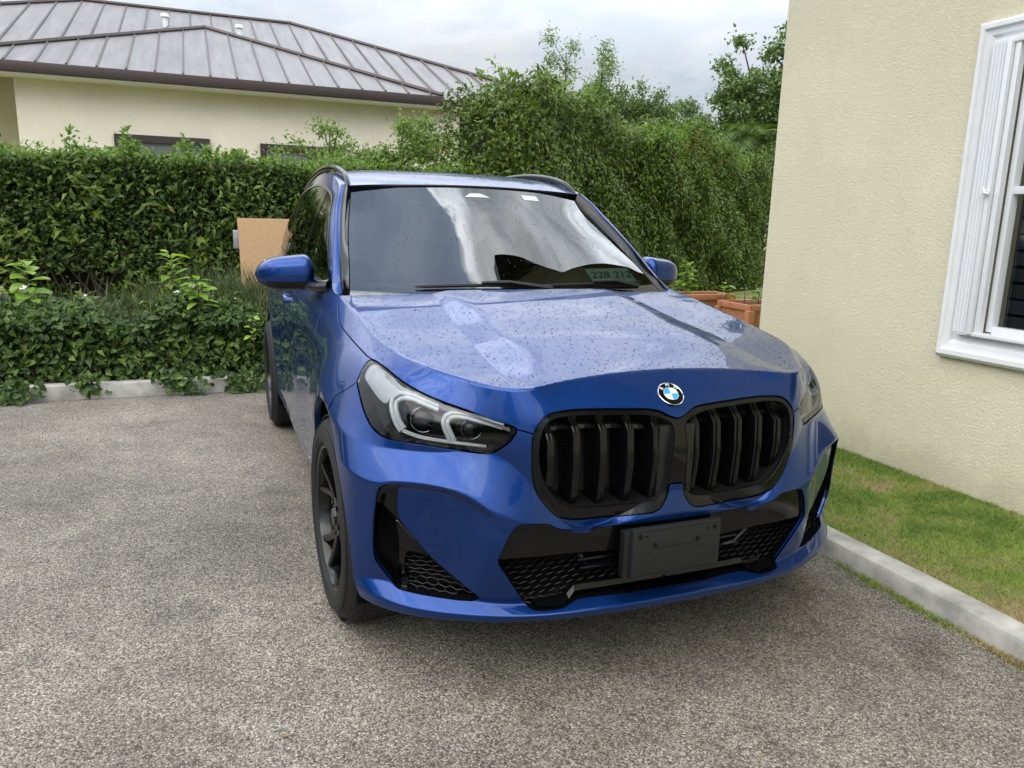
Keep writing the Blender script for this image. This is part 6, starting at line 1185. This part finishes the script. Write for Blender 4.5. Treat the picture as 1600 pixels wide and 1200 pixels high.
# A pillars between glass and side
wi = np.array([[np.interp(u_, U, we[:,k]) for k in range(3)] for u_ in np.linspace(0, 1, 41)])
to = np.array([[np.interp(a_, A01, tc_[:,k]) for k in range(3)] for a_ in np.linspace(0, .4, 41)])
W_ = np.linspace(0, 1, 7); G = np.array([[wi[i]*[.992,1,1]*(1-w)+to[i]*w+np.array([.004,-.010,.012])*4*w*(1-w)*min(1,i/6) for w in W_] for i in range(41)])
d1, d2 = np.gradient(G, axis=0), np.gradient(G, axis=1); nn = np.cross(d1, d2); nn /= np.linalg.norm(nn, axis=2)[...,None]; nn *= np.sign(nn[...,2:3])
for sg_ in (-1, 1):
    gobj('windscreen_pillar', (G*[sg_,1,1])[:, 2:], (nn*[sg_,1,1])[:, 2:], M['paint']); gobj('pillar_trim', (G*[sg_,1,1]+nn*[sg_,1,1]*.002)[:, :4], (nn*[sg_,1,1])[:, :4], M['gloss_black'])
RC = [(0,2.06,1.541),(0,2.2,1.572),(0,2.4,1.606),(0,2.65,1.636),(0,2.95,1.648),(0,3.4,1.638),(0,3.9,1.592),(0,4.36,1.515)]
rc = crv(RC, 60); ty = tc_[40:,1]; RE = []
for p in np.linspace(.4, 1, 60): RE.append([np.interp(p, A01, tc_[:,k]) for k in range(3)])
RE = np.array(RE); G = np.array([[(qq*RE[i,0], rc[i,1]+(RE[i,1]-rc[i,1])*qq*qq, rc[i,2]+(RE[i,2]-rc[i,2])*(.55*qq*qq+.45*qq**6)) for qq in np.linspace(-1, 1, 61)] for i in range(60)])
d1, d2 = np.gradient(G, axis=0), np.gradient(G, axis=1); nn = np.cross(d1, d2); nn /= np.linalg.norm(nn, axis=2)[...,None]; nn *= np.sign(nn[...,2:3])
roof = gobj('roof', G, nn, M['paint'])
roofG, roofN = G, nn
def grid_tris(G): a, b = G.shape[:2]; q = np.array([(i*b+j, i*b+j+1, (i+1)*b+j+1, (i+1)*b+j) for i in range(a-1) for j in range(b-1)]); return np.vstack([q[:, :3], q[:, [0,2,3]]])
drops('rain_drops', G.reshape(-1,3), grid_tris(G), 3200, .0010, .0032, None)
GW, _ = wsurf(.03, .97, -.93, .93, 30, 40, .0005); drops('rain_drops', GW.reshape(-1,3), grid_tris(GW), 900, .0010, .0032, wind)
# header gap line, roof rails, rear glass, spoiler
carpart(MB().tube(crv([(x, 2.052+(2.137-2.052)*(x/.6)**2, 1.5395+(1.519-1.5395)*(x/.6)**2) for x in np.linspace(-.6,.6,13)], 40), .005, 6).build('windscreen_seal', M['black'], None, True))
rail = crv([(.606,2.13,1.520),(.604,2.20,1.556),(.603,2.30,1.590),(.602,2.50,1.622),(.600,2.80,1.643),(.596,3.2,1.642),(.590,3.7,1.607),(.582,4.05,1.560),(.578,4.15,1.532)], 50)
pair(lambda: MB().tube(rail, [.010+.008*math.sin(math.pi*i/49)**.4 for i in range(50)], 10), 'roof_rail', M['gloss_black'])
tl = RE[-1]; G = np.array([[(np.interp(w, [0,1], [tl[0]*qq, .69*qq]), 4.36+(4.56-4.36)*w-.03*qq*qq+.0, (1.515-.06*qq*qq)*(1-w)+1.13*w) for qq in np.linspace(-1,1,31)] for w in np.linspace(0,1,12)])
d1, d2 = np.gradient(G, axis=0), np.gradient(G, axis=1); nn = np.cross(d1, d2); nn /= np.linalg.norm(nn, axis=2)[...,None]; nn *= np.sign(nn[...,1:2]); gobj('rear_window', G, nn, M['tint'])
# ---- wipers and cowl
G, nn = wsurf(0, .05, -.99, .99, 4, 41, .001); 
cow = MB(); cow.grid(np.array([[(x, cowl_y(x)-.03, hoodz(np.array([x]), np.array([cowl_y(x)-.03]))[0]-.030) for x in np.linspace(-.78,.78,41)], [(x, 1.33+.15*(x/.735)**2, 1.060) for x in np.linspace(-.75,.75,41)]])); carpart(cow.build('cowl_panel', M['black'], None, True))
def wpt(x, u_, off): 
    e = np.array([np.interp(u_, U, we[:,k]) for k in range(3)]); c = np.array([np.interp(u_, U, wc[:,k]) for k in range(3)]); w = (x/e[0])**2
    return (x, c[1]+(e[1]-c[1])*w-off*.5, c[2]+(e[2]-c[2])*w+off*.85)
for xa, xb, xp in ((-.47,.08,.03),(.06,.62,.50)):
    wp = carpart(MB().tube([wpt(x, .062+.012*math.sin((x-xa)/(xb-xa)*3), .012) for x in np.linspace(xa, xb, 14)], [.004]+[.0085]*12+[.004], 6, sx=.7).build('wiper', M['black'], None, True))
    carpart(MB().tube([wpt((xa+xb)/2, .075, .025), wpt((xa+xb)/2+.12, .07, .030), wpt(xp+.08, .03, .022)], [.007,.009,.012], 6).build('wiper_arm', M['black'], None, True), wp)
# ---- mirrors
def mirror_shell():
    m = MB(); xs = np.linspace(0, 1, 17); G = []
    for u_ in xs:
        x = .832+.240*u_; r = max(0, 1-(max(u_-.55, 0)/.45)**2.4)**.55; ri = .55+.45*min(1, u_/.14)**.5; k = max(r*ri, .02)
        zc = 1.128-.006*u_; zh, zl = (.088-.022*u_)*k, .072*k; yc = 1.785+.05*u_; yf = .105*k*(1-.15*u_); yb2 = .045*k
        ring_ = []
        for t in np.linspace(0, 2*math.pi, 29):
            c, s_ = math.cos(t), math.sin(t); e = .62
            cy, sz = math.copysign(abs(c)**e, c), math.copysign(abs(s_)**e, s_)
            ring_.append((x, yc-(yf if c > 0 else yb2)*cy, zc+(zh if s_ > 0 else zl)*sz*(1 if c > 0 else 1)))
        G.append(ring_)
    return np.array(G)
MG = mirror_shell()
def mcap(): 
    m = MB(); F = []; G = MG; a, b = G.shape[:2]
    for i in range(a-1):
        for j in range(b-1):
            zc_ = (G[i,j,2]+G[i+1,j+1,2])/2; F.append(((i*b+j, i*b+j+1, (i+1)*b+j+1, (i+1)*b+j), 0 if zc_ > 1.094 else 1))
    m.add(G.reshape(-1,3), [f for f, _ in F]); m.m = [k for _, k in F]
    m.add(list(G[0][:-1])+list(G[-1][:-1]), [tuple(range(b-1)), tuple(range(b-1, 2*b-2))], 1); return m
mirr = pair(mcap, 'wing_mirror', [M['paint'], M['gloss_black']], None, True, .9)
pair(lambda: MB().tube([(.775,1.60,1.088),(.81,1.64,1.082),(.86,1.74,1.083),(.90,1.78,1.085)], [.030,.026,.024,.022], 10, sx=1.4), 'mirror_arm', M['gloss_black'], mirr)
pair(lambda: MB().box((.948,1.829,1.13), (.17,.01,.105), bev=.004, rz=.2), 'mirror_glass', M['chrome'], mirr)
# ---- door handles
for par, y_ in ((fdoor, 2.50), (rdoor, 3.32)):
    pair(lambda: MB().tube([(.862,y_-.11,.945),(.888,y_-.09,.948),(.892,y_,.952),(.889,y_+.09,.953),(.862,y_+.11,.950)], [.012,.015,.016,.015,.012], 8), 'door_handle', M['paint'], par)
# ---- underbody, wheel housings, cabin
ub = MB().prism([(-.78,.42),(.78,.42),(.80,.50),(.60,.62),(.60,1.1),(.80,1.3),(.80,3.1),(.60,3.2),(.60,3.9),(.80,4.0),(.70,4.4),(-.70,4.4),(-.80,4.0),(-.60,3.9),(-.60,3.2),(-.80,3.1),(-.80,1.3),(-.60,1.1),(-.60,.62),(-.80,.5)], .20, .24, 'z'); carpart(ub.build('underbody', M['void']))
ub = MB().prism([(-.76,1.36),(-.60,1.20),(-.60,.62),(-.72,.50),(-.6,.42),(.6,.42),(.72,.50),(.60,.62),(.60,1.20),(.76,1.36)], .245, .80, 'z'); carpart(ub.build('engine_bay', M['void']))
for cy_ in (.838, 3.53):
    def liner():
        m = MB(); G = []
        for t in np.linspace(-.35, math.pi+.35, 25): G.append([(x, cy_-.405*math.cos(t), .352+.405*math.sin(t)) for x in (.60,.75,.893)])
        return m.grid(np.array(G))
    pair(liner, 'wheel_liner', M['void'])
    pair(lambda: MB().prism([(cy_-.405*math.cos(t), .352+.405*math.sin(t)) for t in np.linspace(-.35, math.pi+.35, 25)], .598, .60, 'x'), 'wheel_liner', M['void'])
cab = MB(); cab.box((0,2.9,.52), (1.5,2.8,.06)); cab.box((0,4.42,.95), (1.3,.06,.5)); carpart(cab.build('cabin_floor', M['seat']))
dm = MB(); G = []
for u_ in np.linspace(0, 1, 14):
    row = []
    for x in np.linspace(-.72, .72, 49):
        z = 1.045+.030*math.sin(u_*2.2)-.10*smst(u_, .8, 1)+.0
        hump = .085*math.exp(-((x-.40)/.20)**4)*smst(u_, .12, .42)
        row.append((x, 1.40+.12*(x/.72)**2+.56*u_, z+hump))
    G.append(row)
dm.grid(np.array(G)); dm.add([tuple(p) for p in G[-1]]+[(p[0],p[1],.55) for p in G[-1]], [(i,i+1,50+i,49+i) for i in range(48)]); dash = carpart(dm.build('dashboard', M['dash'], None, True, .9))
sw = MB(); qv = np.linspace(0, 2*math.pi, 33); sw.tube([(.40+.18*math.cos(t), 2.08-.10*math.sin(t), 1.00+.155*math.sin(t)) for t in qv], .014, 8, cap=False); sw.tube([(.40,1.95,.97),(.40,2.08,1.0)], .05, 10)
sw.tube([(.23,2.08,1.0),(.57,2.08,1.0)], .018, 6); carpart(sw.build('steering_wheel', M['black'], None, True), dash)
for x_ in (-.38, .38):
    st_ = MB(); st_.box((x_,2.62,.72), (.5,.52,.2), bev=.06); st_.box((x_,2.93,1.02), (.48,.16,.66), rx=.28, bev=.06); st_.box((x_,3.05,1.40), (.26,.1,.18), rx=.15, bev=.04)
    carpart(st_.build('seat', M['seat'], None, True, .8))
# ---- wheels
def wheel(cx_, cy_, steer):
    sg_ = 1 if cx_ > 0 else -1
    m = MB(); prof = [(.0,.252),(-.012,.262),(-.018,.285),(-.014,.312),(.004,.335),(.022,.347),(.05,.352),(.112,.3535),(.175,.352),(.20,.347),(.222,.330),(.228,.30),(.222,.262),(.21,.252)]
    n_ = 72; G = [[(-p[0]*1, p[1]*math.cos(t), p[1]*math.sin(t)) for t in np.linspace(0, 2*math.pi, n_+1)] for p in prof]
    m.grid(np.array(G))
    for k in range(84):                                     # tread blocks
        t = 2*math.pi*k/84
        for x0, w_ in ((-.03,.036),(-.082,.05),(-.142,.05),(-.195,.036)):
            m.box((x0, .3545*math.cos(t+(x0*.6)), .3545*math.sin(t+x0*.6)), (w_, .0045, .0205), rx=t+x0*.6)
    for rr in (.275,.300,.322):
        m.tube([(.0155-.004*(rr > .31), rr*math.cos(t), rr*math.sin(t)) for t in np.linspace(0, 2*math.pi, 73)], .0016, 5, cap=False)
    def place(o): o.data.transform(Matrix.Translation((cx_, cy_, .3545)) @ Matrix.Rotation(steer, 4, 'Z') @ (Matrix.Identity(4) if sg_ > 0 else Matrix.Rotation(math.pi, 4, 'Z'))); return o
    wh = carpart(place(m.build('wheel', M['tyre'], None, True, .5)))
    r_ = MB(); ri = [(-.002,.254),(.004,.250),(.002,.243),(-.012,.238),(-.05,.232),(-.20,.236)]
    r_.grid(np.array([[(p[0], p[1]*math.cos(t), p[1]*math.sin(t)) for t in np.linspace(0, 2*math.pi, 73)] for p in ri]))
    for k in range(5):
        a0 = 2*math.pi*k/5+.3
        for da in (-.17, .17):
            G = []
            for u_ in np.linspace(0, 1, 9):
                rr = .045+.197*u_; ang = a0+da*(.45+.95*u_)-da*.55*(1-u_); w_ = (.017-.004*u_); xf = -.022+.018*u_-.012*math.sin(u_*math.pi)
                c, s_ = math.cos(ang), math.sin(ang)
                G.append([(xf-.05, rr*c-w_*1.2*-s_, rr*s_-w_*1.2*c), (xf-.003, rr*c-w_*-s_, rr*s_-w_*c), (xf, rr*c-w_*.6*-s_, rr*s_-w_*.6*c), (xf, rr*c+w_*.6*-s_, rr*s_+w_*.6*c), (xf-.003, rr*c+w_*-s_, rr*s_+w_*c), (xf-.05, rr*c+w_*1.2*-s_, rr*s_+w_*1.2*c)])
            r_.grid(np.array(G))
    r_.tube([(-.06,0,0),(-.02,0,0),(-.016,0,0)], [.07,.066,.055], 24)
    for k in range(5): t = 2*math.pi*k/5+.3+math.pi/5; r_.tube([(-.03,.054*math.cos(t),.054*math.sin(t)),(-.012,.054*math.cos(t),.054*math.sin(t))], .010, 6)
    rim = carpart(place(r_.build('rim', M['rim'], None, True, .6)), wh)
    carpart(place(MB().tube([(-.016,0,0),(-.008,0,0)], [.034,.030], 24).build('hub_cap', M['rim'], None, True)), wh)
    carpart(place(MB().tube([(-.10,0,0),(-.075,0,0)], .165, 48).build('brake_disc', M['steel'], None, True, .5)), wh)
    carpart(place(MB().box((-.07,.02,.12), (.06,.16,.09), bev=.02).build('brake_caliper', M['black'], None, True)), wh)
for cx_, cy_, st_ in ((-.912,.838,math.radians(2.0)), (.912,.838,math.radians(2.0)), (-.912,3.53,0), (.912,3.53,0)): wheel(cx_, cy_, st_)
# ---- paper plate lying in the windscreen
pl = [np.array(p) for p in ((.385,1.545,1.164),(.620,1.560,1.167),(.632,1.475,1.107),(.392,1.460,1.107))]
n_ = np.cross(pl[1]-pl[0], pl[3]-pl[0]); n_ /= np.linalg.norm(n_); n_ = n_ if n_[1] < 0 else -n_
m = MB(); m.add(pl+[p-n_*.003 for p in pl], [(0,1,2,3),(7,6,5,4),(0,4,5,1),(1,5,6,2),(2,6,7,3),(3,7,4,0)])
plate = tag(m.build('number_plate', M['plate']), 'pale green paper number plate 228 212 on the dashboard behind the windscreen', 'number plate')
me = text_mesh('228 212', .068, .0003, .25); me.materials.append(M['ink']); ux = pl[1]-pl[0]; ux /= np.linalg.norm(ux); uy = np.cross(n_, ux); cc = sum(pl)/4+n_*.0015
me.transform(Matrix(((ux[0],uy[0],n_[0],cc[0]),(ux[1],uy[1],n_[1],cc[1]),(ux[2],uy[2],n_[2],cc[2]),(0,0,0,1)))); o = bpy.data.objects.new('lettering', me); link(o, plate)
